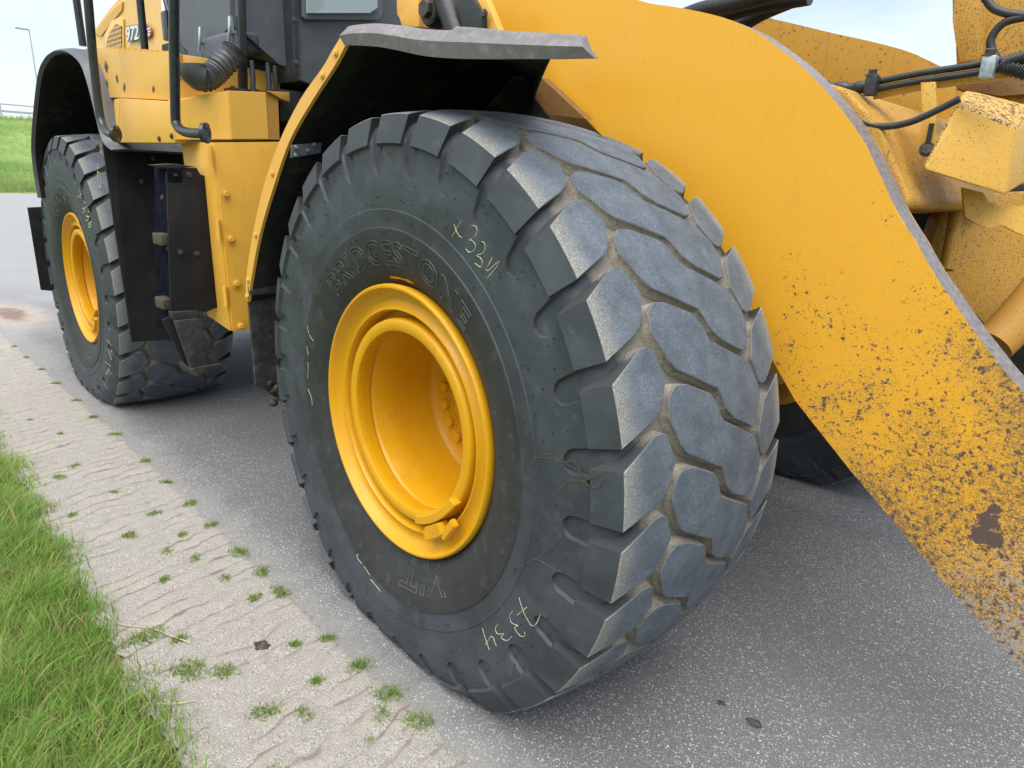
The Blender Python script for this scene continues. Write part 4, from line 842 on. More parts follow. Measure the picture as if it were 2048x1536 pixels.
# ------------------------------------------------------------------ rim
rim_prof = [(.060, .400), (.040, .4165), (.014, .4236), (.003, .4230), (-.0025, .418), (-.0025, .412), (.004, .4070), (.016, .4015), (.030, .392), (.038, .378), (.036, .364), (.028, .355), (.0215, .351), (.0205, .3470), (.028, .3425), (.078, .3405), (.080, .322),
            (.036, .3195), (.026, .317), (.0225, .312), (.0225, .290), (.026, .2825), (.034, .2800), (.060, .2840), (.080, .2870), (.0835, .2930), (.0900, .2950), (.0960, .2905), (.100, .2885), (.20, .2860), (.325, .2810), (.336, .2755), (.341, .268), (.348, .258), (.350, .245), (.350, .150), (.345, .140), (.330, .132), (.325, .120), (.325, .0)]
def revolve_mesh(name, prof, ns, mat, wob=0.0):
    vs = []; fs = []; m = len(prof)
    for i in range(ns):
        a = 2 * math.pi * i / ns
        for k, (y, r) in enumerate(prof):
            w = 0.0
            if 0.245 < r < 0.276 and y > 0.3: w = 0.0022 * noise.noise(Vector((math.cos(a) * 22, math.sin(a) * 22, y * 90)))
            if y < 0.1: w += wob * noise.noise(Vector((math.cos(a) * 5, math.sin(a) * 5, r * 40)))
            vs.append(((r + w) * math.cos(a), y - YC + w, (r + w) * math.sin(a)))
    for i in range(ns):
        a = i * m; b = ((i + 1) % ns) * m; fs += [(a + k, a + k + 1, b + k + 1, b + k) for k in range(m - 1)]
    me = bpy.data.meshes.new(name); me.from_pydata(vs, [], fs); me.materials.append(MATS[mat])
    me.polygons.foreach_set('use_smooth', [True] * len(fs)); me.set_sharp_from_angle(angle=math.radians(42)); me.update(); return me
RIM = revolve_mesh('rim', rim_prof, 160, 'paint_rim', 0.0006)
back_prof = [(.20, .40), (.40, .40), (.57, .405), (.60, .424), (.61, .418), (.58, .39), (.45, .33), (.42, .30), (.42, 0.0)]
RIM_BACK = revolve_mesh('rim_back', back_prof, 64, 'paint_rusty')
WB = hexbolt_mesh('wheel_bolt', 0.0190, 0.020, 'paint_rim')
def latch_meshes():
    out = []
    def at(r, a, y): return Vector((r * math.cos(a), y - YC, r * math.sin(a)))
    def frame(a): # x along the tangent, y outward from the wheel, z radial
        t = Vector((-math.sin(a), 0, math.cos(a))); rad = Vector((math.cos(a), 0, math.sin(a))); return Matrix((t, Vector((0, 1, 0)), rad)).transposed()
    bm = bmesh.new(); a = math.radians(-57)
    for (da, rr, yy, sx, sy, sz) in ((0, .340, .014, .085, .034, .042), (0.13, .343, .000, .022, .024, .036), (-0.12, .346, .008, .022, .030, .034)):
        m = Matrix.Translation(at(rr, a + da, yy)) @ frame(a + da).to_4x4() @ Matrix.Diagonal((sx, sy, sz, 1)); bmesh.ops.create_cube(bm, size=1, matrix=m)
    m = Matrix.Translation(at(.358, math.radians(-44), .002)) @ frame(math.radians(-50)).to_4x4() @ Matrix.Rotation(0.25, 4, 'Y') @ Matrix.Diagonal((.085, .020, .026, 1)); bmesh.ops.create_cube(bm, size=1, matrix=m)
    bmesh.ops.bevel(bm, geom=bm.edges[:], offset=0.003, segments=2, affect='EDGES'); out.append(('lock_key', bm))
    bm = bmesh.new(); ps = [at(.3005 + 0.010 * (k / 8.0) ** 2, math.radians(-74 + 44 * k / 8), .010 - 0.004 * math.sin(k / 8 * 3.14)) for k in range(9)]
    prev = None
    for k, p in enumerate(ps):
        a = math.radians(-74 + 44 * k / 8); rad = Vector((math.cos(a), 0, math.sin(a))); w = 0.0135
        ring = [bm.verts.new(p + rad * s * w + Vector((0, t, 0))) for s, t in ((-1, -.008), (1, -.008), (1, .022), (-1, .022))]
        if prev:
            for q in range(4): bm.faces.new((prev[q], prev[(q + 1) % 4], ring[(q + 1) % 4], ring[q]))
        else: bm.faces.new(ring[::-1])
        prev = ring
    bm.faces.new(prev); bmesh.ops.bevel(bm, geom=bm.edges[:], offset=0.003, segments=1, affect='EDGES'); out.append(('lock_bar', bm))
    res = []
    for nm, bm in out:
        bmesh.ops.recalc_face_normals(bm, faces=bm.faces[:]); me = bpy.data.meshes.new(nm); bm.to_mesh(me); bm.free(); me.materials.append(MATS['paint_rim'])
        me.polygons.foreach_set('use_smooth', [True] * len(me.polygons)); me.set_sharp_from_angle(angle=math.radians(40)); res.append((nm, me))
    return res
LATCH = latch_meshes()

def wheel(loc, rotz, near=True, tyre_label=None, rim_label=None, shift=0.0, rim_turn=0.0):
    M = Matrix.Translation(loc) @ Matrix.Rotation(rotz, 4, 'Z')
    ty = bpy.data.objects.new('tyre', carcass); ty.parent = root; ty.matrix_local = Matrix.Translation((0, shift, 0)) @ M; COL.objects.link(ty)
    if tyre_label: ty['label'] = tyre_label
    for me in BLOCKS:
        o = bpy.data.objects.new('tread_block', me); o.parent = ty; COL.objects.link(o)
    rm = bpy.data.objects.new('rim', RIM); rm.parent = root; rm.matrix_local = M @ Matrix.Rotation(rim_turn, 4, 'Z'); COL.objects.link(rm)
    if rim_label: rm['label'] = rim_label
    o = bpy.data.objects.new('rim_back', RIM_BACK); o.parent = rm; COL.objects.link(o)
    if near:
        o = bpy.data.objects.new('rubber_nubs', SPEW); o.parent = ty; COL.objects.link(o); o['kind'] = 'stuff'
        for k in range(20):
            a = math.radians(18 * k + 178); o = bpy.data.objects.new('wheel_bolt', WB); o.parent = rm
            o.matrix_local = Matrix.Translation((0.203 * math.cos(a), 0.349 - YC, 0.203 * math.sin(a))) @ Matrix.Rotation(math.pi / 2, 4, 'X') @ Matrix.Rotation(0.4 + k * 0.9, 4, 'Z'); COL.objects.link(o)
        for nm, me in LATCH:
            o = bpy.data.objects.new(nm, me); o.parent = rm; COL.objects.link(o)
    return ty, rm
fw, fr = wheel(Vector((0, YC, HUB)), math.radians(-2.2), shift=0.028, rim_turn=math.radians(1.2))
rw, rr_ = wheel(RW((-3.55, YC, HUB)), ART - math.radians(2.3), shift=0.012)
wheel(Vector((0, 3.0 - YC, HUB)), math.pi, near=False)
for ty in (fw, rw):
    ring_text('BRIDGESTONE', 0.098, 0.478, math.radians(91), 1.13, ty, 'lettering')
    ring_text('VJT', 0.125, 0.447, math.radians(-72), 1.18, ty, 'lettering')
strokes(CH, fw, 0.0027); strokes(CH2, fw, 0.0027); strokes(CH3, fw, 0.003); strokes(CR, rw, 0.006)
strokes(SPLASH, fw, 0.005, 'mud_dry', 'mud_splash')
strokes([[(0.439 * math.cos(math.radians(a)), 0.439 * math.sin(math.radians(a))) for a in (97, 93, 89, 85, 81)]], fw, 0.011, 'paint_rim', 'paint_smear')
strokes(HAIR, fw, 0.0022, 'dust_line', 'scratch')

# ------------------------------------------------------------------ lift arms
def arm(poly, t, mats, bevel):
    bm = bmesh.new(); add_prism(bm, poly, (0, t, 0), 1, 0)
    es = [e for e in bm.edges if abs((e.verts[0].co - e.verts[1].co).y) < 1e-5]
    bmesh.ops.bevel(bm, geom=es, offset=bevel, segments=2, affect='EDGES', profile=0.6)
    return bm_obj('lift_arm', bm, mats, root, 40)
ap = G['arm']; sm = catmull(ap[3:26], 3) ; ap2 = [Vector((-0.97, 0.76, 2.30)), Vector((-0.96, 0.76, 2.42)), Vector((-0.86, 0.76, 2.45))] + [Vector(p) for p in ap[:3]] + sm + [Vector(p) for p in ap[26:]]
near_arm = arm(ap2, 0.10, ['paint_arm', 'bare_steel'], 0.004); near_arm['label'] = 'near lift arm, chipped and scuffed towards the bucket end'
fa = G['far_arm']; fa2 = catmull(fa[:10], 3) + [Vector(p) for p in fa[10:]]
far_arm = arm(fa2, 0.10, ['paint_arm_far', 'bare_steel'], 0.005); far_arm['label'] = 'far lift arm, rusty towards its end'
# cross beam between the arms
bp = G['beam']
prism('cross_beam', [Vector(p) for p in bp], (0, 1.28, 0), 'paint_gear', root, 0.028, 3)
# front frame, axle and machinery hidden behind the tyre
box('front_frame', (-0.45, 1.5, 1.13), (2.05, 0.66, 0.62), 'paint_dark_rust', root, 0.03)
box('frame_side', (-0.30, 1.10, 1.50), (1.3, 0.10, 1.0), 'paint_dark_rust', root, 0.02)
tube('front_axle', [(0, 0.62, HUB), (0, 1.05, HUB), (0, 1.25, HUB), (0, 1.75, HUB), (0, 1.95, HUB), (0, 2.4, HUB)], [0.20, 0.20, 0.28, 0.28, 0.20, 0.20], 'paint_dark_rust', root, 28)
tube('lift_cylinder', [(-0.55, 1.02, 0.95), (0.55, 0.98, 1.22), (0.85, 0.98, 1.30)], [0.075, 0.075, 0.045], 'deep_black', root, 16)
bm = bmesh.new()
for (a, b) in (((0.30, 1.2, 0.86), (0.72, 1.35, 0.96)), ((0.25, 1.7, 0.83), (0.62, 1.55, 0.92))): add_tube(bm, catmull([a, (Vector(a) + Vector(b)) / 2 + Vector((0, 0, -0.06)), b], 5), 0.075, 12)
bm_obj('frame_lug', bm, 'paint_rusty', root, 60)

# ------------------------------------------------------------------ front fender
L = G['fend_band_left']; Rr = G['fend_band_right']
Lc = catmull(L, 4); Rc = catmull(Rr, 4)
bm = bmesh.new(); n = len(Lc)
va = [bm.verts.new(p) for p in Lc]; vb = [bm.verts.new(p) for p in Rc]; vc = [bm.verts.new(p + Vector((0, 0.012, 0))) for p in Lc]; vd = [bm.verts.new(p + Vector((0, 0.012, 0))) for p in Rc]
for i in range(n - 1):
    bm.faces.new((va[i], va[i + 1], vb[i + 1], vb[i])); bm.faces.new((vc[i], vd[i], vd[i + 1], vc[i + 1]))
    bm.faces.new((va[i], vc[i], vc[i + 1], va[i + 1])); bm.faces.new((vb[i], vb[i + 1], vd[i + 1], vd[i]))
bm.faces.new((va[0], vb[0], vd[0], vc[0])); bm.faces.new((va[-1], vc[-1], vd[-1], vb[-1]))
bmesh.ops.bevel(bm, geom=[e for e in bm.edges if len(e.link_faces) == 2 and e.calc_face_angle(0) > 1.0], offset=0.003, segments=2, affect='EDGES')
fender = bm_obj('front_fender', bm, 'paint_fender', root, 40)
FB = hexbolt_mesh('fender_bolt', 0.008, 0.005, 'paint_fender', True)
for i in (4, 9, 19, 24, 28, 31): 
    q = (Lc[i] + Rc[i]) / 2; place(FB, 'fender_bolt', q - Vector((0, 0.001, 0)), (0, -1, 0), fender, i)
# black liner sheet behind the fender edge and over the wheel
path = [Vector((p.x, 0, p.z)) for p in reversed(Rc)]
lo = G['lip_low']
path = [p for p in path] + [Vector((p[0], 0, p[2] + 0.012)) for p in lo[1:9]]
vs = []; fs = []
ysl = (0.030, 0.12, 0.30, 0.50, 0.69)
for i, p in enumerate(path):
    for j, yy in enumerate(ysl):
        cut = smooth01((p.x - (0.55 - 0.72 * (yy / 0.69))) / 0.05) if p.x > -0.25 else 0
        px = min(p.x, 0.56 - 0.74 * (yy / 0.69)) if p.x > -0.2 else p.x
        vs.append((px, yy, p.z + 0.02 * math.sin(yy * 4.5)))
    if i: a = (i - 1) * 5; fs += [(a + j, a + 5 + j, a + 6 + j, a + j + 1) for j in range(4)]
liner = mesh_obj('fender_liner', vs, fs, 'liner_black', root, smooth=True)
md = liner.modifiers.new('thickness', 'SOLIDIFY'); md.thickness = 0.008; md.offset = 1
wall = [(p.x, 0.694, p.z + 0.08 * smooth01((p.x + 0.8) / 0.4)) for p in path if p.x < -0.22] + [(-0.17, 0.694, 1.87), (-0.17, 0.694, 1.77), (-0.03, 0.694, 1.645), (0.1, 0.694, 1.4), (0.1, 0.694, 1.0), (-1.08, 0.694, 0.85)]
prism('liner_wall', [Vector(p) for p in wall], (0, 0.01, 0), 'liner_black', root)
pl = [Vector(p) + Vector((0.0, 0.0, 0)) for p in G['plate_on_liner']]
pp = prism('liner_plate', pl, (-0.006, 0, 0), 'cab_grey', root, 0.001)
LB = hexbolt_mesh('plate_bolt', 0.006, 0.005, 'zinc', False)
for u, v in ((0.12, 0.2), (0.12, 0.8), (0.52, 0.55), (0.72, 0.12)):
    q = pl[0].lerp(pl[1], u).lerp(pl[3].lerp(pl[2], u), v); place(LB, 'plate_bolt', q, (1, 0, 0), pp)
# grey rubber lip along the top of the fender
up = catmull(G['lip_up'], 5); lw = catmull(G['lip_low'], 5)
bm = bmesh.new(); rows = []
for k, (a, b) in enumerate(zip(up, lw)):
    wob = 0.002 * noise.noise(Vector((a.x * 3, 4, 0)))
    step = 0.0
    mid = a.lerp(b, 0.45); mid.y -= 0.010
    sh = 0.55 if a.x < 0.0 else max(0.022, 0.55 - 2.2 * a.x)
    rows.append([bm.verts.new(q) for q in (a + Vector((0, sh, 0.01)), a + Vector((0, min(0.06, sh * 0.6), 0.004 + step)), a + Vector((0, 0.012 + wob, step)), mid + Vector((0, wob, 0)), b + Vector((0, wob, 0)), b + Vector((0, 0.014 + wob, 0.001)), mid + Vector((0, 0.022, 0)), a + Vector((0, min(0.05, sh * 0.9), -0.012)), a + Vector((0, sh, -0.006)))])
for a, b in zip(rows, rows[1:]):
    for k in range(9): bm.faces.new((a[k], a[(k + 1) % 9], b[(k + 1) % 9], b[k]))
bm.faces.new(rows[0]); bm.faces.new(rows[-1][::-1])
lip = bm_obj('fender_lip', bm, 'rubber_lip', root, 50); lip['label'] = 'scuffed grey rubber lip along the top of the front fender'
# mud flap hanging behind the front wheel
fl = [Vector(p) for p in G['flap_front']]
bm = bmesh.new(); bot = []
for k in range(13):
    q = fl[4].lerp(fl[3], k / 6.0) if k <= 6 else fl[3].lerp(fl[2], (k - 6) / 6.0); bot.append(q + Vector((0, 0, 0.012 * noise.noise(Vector((k * 1.7, 0, 0))))))
add_prism(bm, [fl[0], fl[1] + Vector((0, 0.35, 0))] + [fl[2] + Vector((0, 0.35, 0))] + bot[::-1], (-0.015, 0, 0))
mf = bm_obj('mud_flap', bm, 'rubber_dirty', root); mf['label'] = 'dirty rubber mud flap behind the front wheel'
bm = bmesh.new()
for i in range(40):
    p = Vector((-1.06 + random.uniform(-.02, .03), random.uniform(0.07, 0.26), 0.535 + abs(random.gauss(0, 0.05)))); bmesh.ops.create_icosphere(bm, subdivisions=1, radius=random.uniform(.008, .024), matrix=Matrix.Translation(p) @ Matrix.Diagonal((0.6, 1, 0.9, 1)))
o = bm_obj('caked_mud', bm, 'mud', mf, 80); o['kind'] = 'stuff'
box('flap_strip', (-1.062, 0.20, 1.03), (0.02, 0.36, 0.045), 'rubber_dirty', root, 0.006)

# ------------------------------------------------------------------ loader tower behind the fender
tower = prism('loader_tower', [Vector(p) for p in G['tower_b']], (0, 0.06, 0), 'paint_cover', root, 0.004)
prism('tower_plate', [Vector(p) for p in G['tower_a']], (0, 0.03, 0), 'paint_fender', tower, 0.002)
prism('tower_gusset', [Vector(p) for p in G['tower_c']], (0, 0.03, 0), 'paint_fender', tower, 0.002)
prism('tower_bracket', [Vector(p) for p in G['tower_blk']], (0, 0.03, 0), 'black_metal', tower, 0.004)
a, b = [Vector(p) for p in G['tower_cyl']]; tube('tower_hose', [a, a.lerp(b, 0.5), b + (b - a) * 0.3], 0.042, 'hose_black', root, 16)
pin = Vector(G['tower_pin'][0]); tube('pin_washer', [pin + Vector((0, 0.05, 0)), pin, pin - Vector((0, 0.012, 0))], [0.058, 0.058, 0.052], 'black_metal', tower, 24)
place(hexbolt_mesh('tower_bolt', 0.033, 0.024, 'bolt_steel'), 'tower_bolt', pin - Vector((0, 0.012, 0)), (0, -1, 0), tower)
q = Vector(G['tower_blk'][3]); place(hexbolt_mesh('bracket_bolt', 0.012, 0.010, 'bolt_steel'), 'bracket_bolt', q + Vector((0.012, -0.001, -0.012)), (0, -1, 0), tower)
prism('arm_rib', [Vector(p) for p in G['liner_tri']], (0, 0.04, 0), 'paint_dark_rust', root)

# ------------------------------------------------------------------ bucket linkage at the right
crank = prism('tilt_lever', [Vector(p) for p in G['crank']], (0, 0.28, 0), 'paint_gear', root, 0.02, 3)
prism('lever_flange', [Vector(p) for p in G['crank_rim']], (0, 0.03, 0), 'paint_gear', crank, 0.012, 3)
prism('lever_foot', [Vector(p) for p in G['crank_foot']], (0, 0.05, 0), 'paint_dark_rust', crank, 0.006)
def hose(name, pts, r, parent=root, mat='hose_black', n=8, sides=12): return tube(name, catmull(pts, n), r, mat, parent, sides)
ha = [Vector(p) for p in G['hoses_a']]
dz = Vector((0, 0, 0.017))
hose('hydraulic_hose', [p + dz * 0.5 for p in ha[2:]], 0.0085); hose('hydraulic_hose', [p - dz * 0.6 for p in ha[2:]], 0.0085)
sl = catmull(ha[:3], 14); tube('hose_sleeve', sl, [0.0165 if (i // 5) % 2 == 0 else 0.0125 for i in range(len(sl))], 'hose_black', root, 14, smooth=40)
br = prism('hose_bracket', [p + Vector((0, 0.02, 0.018)) for p in ha[2:]] + [p + Vector((0, 0.02, -0.030)) for p in ha[2:][::-1]], (0, 0.012, 0), 'paint_cover', root)
for i, q in enumerate(G['hose_clamps']):
    q = Vector(q); box('hose_clamp', q + Vector((0.004, 0, -0.008)), (0.03, 0.03, 0.05), 'zinc' if i else 'black_metal', br, 0.004)
    place(hexbolt_mesh('clamp_bolt', 0.012, 0.014, 'bolt_steel'), 'clamp_bolt', q + Vector((0, 0, 0.018)), (0.1, -0.2, 1), br)
strap = prism('bracket_strap', [Vector(p) for p in G['strap']], (0, 0.01, 0), 'paint_cover', root, 0.001)
q = Vector(G['strap_bolt'][0]); place(hexbolt_mesh('strap_bolt', 0.013, 0.012, 'bolt_steel'), 'strap_bolt', q + Vector((0, 0.018, 0)), (0.3, -1, 0), strap)
box('strap_slot', q + Vector((0.0, 0.016, 0.038)), (0.011, 0.006, 0.05), 'deep_black', strap)
hose('grease_hose', G['hose_low'], 0.0085)
hose('grease_line', G['loops'], 0.011); hose('grease_line', G['loop2'], 0.011)
def spring(pts):
    p = catmull(pts, 40); out = []
    for i, c in enumerate(p):
        a = i * 1.15; out.append(c + Vector((0.3 * math.cos(a), 0.9 * math.sin(a), math.cos(a))) * 0.016)
    return tube('hose_spring', out, 0.0028, 'black_metal', root, 6)
spring(G['spring']); spring(G['spring2'])
hose('grease_line', G['spring'], 0.008); hose('grease_line', G['spring2'], 0.008)
# sensor cover
bf = [Vector(p) for p in G['box_face']]; bt = [Vector(p) for p in G['box_top']]; brt = [Vector(p) for p in G['box_right']]
bm = bmesh.new(); V = [bm.verts.new(p) for p in (bf[0], bf[1], bf[2], bf[3], bt[0], bt[1], brt[1], bf[3] + (bt[0] - bf[0]))]
for f in ((0, 1, 2, 3), (0, 4, 5, 1), (1, 5, 6, 2), (2, 6, 7, 3), (3, 7, 4, 0), (4, 7, 6, 5)): bm.faces.new([V[i] for i in f])
bmesh.ops.recalc_face_normals(bm, faces=bm.faces[:]); bmesh.ops.bevel(bm, geom=bm.edges[:], offset=0.012, segments=3, affect='EDGES', profile=0.5)
for f in bm.faces: f.material_index = 1 if f.normal.z > 0.45 else 0
bm_obj('linkage_cover', bm, ['paint_cover', 'paint_worn'], root, 45)
d = (Vector(CF_) * 0.02)
prism('linkage_guard', catmull(G['guard'][:7], 3) + [Vector(p) for p in G['guard'][7:]], Vector((-0.006, 0.006, 0)), 'paint_cover', root)
prism('linkage_plate', [Vector(p) for p in G['lowplate']], Vector((-0.05, 0.05, 0)), 'paint_gear', root, 0.012)
hose('plate_rib', G['lowrib'], 0.022, mat='paint_gear')
hose('link_rod', G['lowtube'], 0.062, mat='paint_rusty', sides=24)
box('linkage_backing', (1.05, 2.02, 1.05), (1.3, 0.18, 1.0), 'deep_black', root, 0.03)  # added dark backing, closes off the sky behind the linkage
for i in range(3): hose('steering_hose', G['top_hose%d' % i], 0.028, sides=16)
# ================================================================== REAR FRAME
# rear fender
rf = catmull(G['rfend'][1:], 4)
bm = bmesh.new(); rows = []
cx, cz = -3.5, 1.05
for p in rf:
    out = Vector((p.x - cx, 0, p.z - cz)).normalized()
    rows.append([bm.verts.new(q) for q in (p + Vector((0, 0, 0)), p + out * 0.010 + Vector((0, 0.012, 0)), p + out * 0.022 + Vector((0, 0.06, 0)), p + out * 0.018 + Vector((0, 0.62, 0)), p - out * 0.004 + Vector((0, 0.62, 0)), p - out * 0.004 + Vector((0, 0.07, 0)), p - out * 0.014 + Vector((0, 0.02, 0)))])
for a, b in zip(rows, rows[1:]):
    for k in range(7):
        f = bm.faces.new((a[k], a[(k + 1) % 7], b[(k + 1) % 7], b[k])); f.material_index = 0 if k in (0, 1, 2, 6) else 1
bm.faces.new(rows[0]); bm.faces.new(rows[-1][::-1])
rear_fender = bm_obj('rear_fender', bm, ['fender_grey', 'liner_black'], root, 50, rear=True)
# inner wall of the rear wheel arch
wl_ = [Vector((p.x, 0.64, p.z)) for p in rf] + [Vector((-2.6, 0.64, 0.7)), Vector((-4.3, 0.64, 0.7))]
prism('arch_wall', wl_, (0, 0.01, 0), 'liner_black', root, rear=True)
o = prism('mud_flap', [Vector(p) for p in G['rflap_low']], (-0.012, 0, 0), 'rubber_flap', root, rear=True); o['label'] = 'ragged rubber flap hanging behind the rear wheel'
rfp = [Vector(p) for p in G['rflap']]
edge = resample([tuple(p) for p in rfp], 0.05); edge = [Vector((p[0] + 0.015 * math.sin(p[2] * 3), p[1] + 0.0025 * noise.noise(Vector((p[1] * 30, p[2] * 30, 0))), p[2])) for p in edge]
bm = bmesh.new(); add_prism(bm, edge, (-0.012, 0, 0)); bmesh.ops.triangulate(bm, faces=[f for f in bm.faces if len(f.verts) > 4])
fl1 = bm_obj('mud_flap', bm, 'rubber_flap', root, rear=True); fl1['label'] = 'tall black rubber flap in front of the rear wheel'
SB = hexbolt_mesh('flap_bolt', 0.009, 0.006, 'bolt_steel')
place(SB, 'flap_bolt', (-2.49, 0.17, 1.53), (1, 0, 0), fl1, rear=True); place(SB, 'flap_bolt', (-2.49, 0.10, 1.41), (1, 0, 0), fl1, rear=True)

# ladder in front of the rear wheel
ss = [Vector(p) for p in G['step_side']]
ladder = prism('ladder', ss, (0, 0.06, 0), 'navy_black', root, 0.004, rear=True)
for z in (1.36, 1.14, 0.98, 0.76): place(SB, 'ladder_bolt', (ss[0].x * 0.55 + ss[1].x * 0.45, -0.079, z), (0, -1, 0), ladder, rear=True)
spn = [Vector(p) for p in G['step_panel']]
panel = prism('step_panel', spn, (-0.012, 0, 0), 'rubber_flap', root, 0.002, rear=True)
prism('step_top', [Vector(p) + Vector((0.004, 0, 0.0)) for p in G['step_top']], (-0.10, 0, 0), 'black_metal', panel, 0.003, rear=True)
y0 = spn[0].y; 
for (yy, z) in ((y0 + .03, 1.46), (y0 + .09, 1.46), (y0 + .02, 1.13), (y0 + .09, 1.12), (y0 + .02, 0.85), (y0 + .10, 0.84)): place(SB, 'panel_bolt', (-1.619, yy, z), (1, 0, 0), panel, rear=True)
for q in G['grips']: box('step_grip', Vector(q) + Vector((0.02, 0.01, 0)), (0.11, 0.07, 0.05), 'bolt_steel', ladder, 0.008, rear=True)
hb = [Vector(p) for p in G['hang_bar']]; hp = [Vector(p) for p in G['hang_panel']]; hs = [Vector(p) for p in G['hang_strap']]
step = prism('hanging_step', hp, (-0.03, 0, 0), 'rubber_dirty', root, 0.006, rear=True); step['label'] = 'black rubber bottom step, scuffed'
prism('step_bar', hb, (-0.05, 0, 0), 'rubber_dirty', step, 0.008, rear=True)
prism('step_strap', hs, (-0.012, 0, 0), 'rubber_flap', step, 0.002, rear=True)
prism('step_tread', [hp[3] + Vector((0.012, 0, 0.02)), hp[2] + Vector((0.012, .004, -.01)), hp[3] + Vector((0.012, 0, -0.012)), hp[4] + Vector((0.012, 0, -0.012)), hp[5] + Vector((0.012, -0.01, 0.008)), hp[4] + Vector((0.012, 0, 0.03))], (-0.16, 0, 0), 'rubber_dirty', step, 0.006, rear=True)

# hinged yellow column
ct, cb, cl_ = [Vector(p) for p in G['col_top']], [Vector(p) for p in G['col_bot']], [Vector(p) for p in G['col_left']]
col_f = [ct[0], ct[2] + Vector((0, 0.08, 0)), Vector((-1.5, 0.34, 0.95)), cb[1] + Vector((0, 0.0, 0)), cb[0]]
column = prism('hinge_column', col_f, (-0.03, 0, 0), 'paint_body', root, 0.003, rear=True)
side = [Vector((-1.507, 0.078, ct[0].z)), Vector((-1.507, 0.086, cb[0].z)), Vector((cl_[1].x, 0.084, cl_[1].z)), Vector((cl_[0].x, 0.084, cl_[0].z))]
prism('column_door', side, (0, 0.02, 0), 'paint_body', column, 0.003, rear=True)
CB = hexbolt_mesh('column_bolt', 0.013, 0.009, 'paint_body')
for q in G['col_bolts']: place(CB, 'column_bolt', q, (1, 0, 0), column, rear=True)
for q in G['hinges'][::2]:
    q = Vector(q); tube('hinge', [q + Vector((0.004, -0.004, -0.045)), q + Vector((0.004, -0.004, 0.0)), q + Vector((0.004, -0.004, 0.045))], 0.010, 'paint_body', column, 10, rear=True)

# platform box above the column
A, B, Cc, D = G['boxA'], G['boxB'], G['boxC'], G['boxD']
ring = [(A[0], A[1]), (B[0], B[1]), (Cc[0], Cc[1]), (D[0], D[1])]
bm = bmesh.new()
top = [bm.verts.new(t) for t, b in ring]; bot = [bm.verts.new(b) for t, b in ring]
bt_ = [bm.verts.new(p) for p in ((-1.80, 0.36, 1.83), (-1.80, 0.36, 1.62))]; bt2 = [bm.verts.new(p) for p in ((-1.80, 0.02, 1.77), (-1.80, 0.02, 1.60))]
T = top + [bt_[0], bt2[0]]; Bo = bot + [bt_[1], bt2[1]]
bm.faces.new(T); bm.faces.new(Bo[::-1])
for i in range(6): bm.faces.new((T[i], Bo[i], Bo[(i + 1) % 6], T[(i + 1) % 6]))
bmesh.ops.recalc_face_normals(bm, faces=bm.faces[:]); bmesh.ops.bevel(bm, geom=bm.edges[:], offset=0.003, segments=2, affect='EDGES')
platform = bm_obj('platform_box', bm, 'paint_box', root, 35, rear=True)
prism('platform_side', [Vector((-1.505, D[0][1] + 0.002, D[0][2])), Vector((-1.505, D[2][1], D[2][2])), Vector((-1.505, D[3][1], D[3][2])), Vector((-1.505, D[1][1] + 0.002, D[1][2]))], (-0.2, 0, 0), 'paint_rusty', platform, rear=True)
prism('platform_lip', [Vector((-1.49, 0.33, 1.826)), Vector((-1.49, 0.44, 1.834)), Vector((-1.49, 0.44, 1.79)), Vector((-1.49, 0.40, 1.80))], (-0.25, 0, 0), 'paint_rusty', platform, 0.004, rear=True)
# side panels
pl_ = [Vector(p) for p in G['pan_low']]
pan = prism('lower_panel', [pl_[1], pl_[2], pl_[3], pl_[4]], (0, 0.05, 0), 'paint_box', root, 0.004, rear=True)
prism('corner_panel', [pl_[1] + Vector((-.004, 0, 0)), pl_[4] + Vector((-.004, 0, 0)), pl_[4] + Vector((-0.22, 0.045, 0.02)), pl_[0] + Vector((0, 0.05, 0))], (0, 0.04, 0), 'paint_box', pan, 0.004, rear=True)
ups = [Vector(p) for p in G['pan_up']]
upper = [ups[1], ups[2], ups[3], ups[4], ups[8], ups[9], ups[10]]
top_pan = prism('upper_panel', upper, (0, 0.03, 0), 'paint_panel_spots', root, 0.003, rear=True)
prism('arch_panel', [ups[0] + Vector((0, 0.03, 0)), ups[1] + Vector((0, 0.0, 0)), ups[10] + Vector((0, 0.0, 0)), ups[11] + Vector((0, 0.03, 0))], (0, 0.03, 0), 'paint_panel', top_pan, rear=True)
prism('return_panel', [Vector(p) for p in G['pan_ret']], (-0.02, 0, 0), 'paint_panel', top_pan, 0.003, rear=True)
for i in range(26):                                  # row of weld tacks along the top edge
    p = ups[2].lerp(ups[4], i / 25.0); box('edge_tooth', p + Vector((0, 0.015, 0.004)), (0.014, 0.022, 0.008), 'paint_panel', top_pan, rear=True) if i % 2 == 0 else None
PB = hexbolt_mesh('panel_bolt', 0.009, 0.006, 'bolt_steel')
place(PB, 'panel_bolt', (-1.73, -0.001, 1.62), (0, -1, 0), pan, rear=True); place(PB, 'panel_bolt', (-1.88, -0.001, 1.61), (0, -1, 0), pan, rear=True)

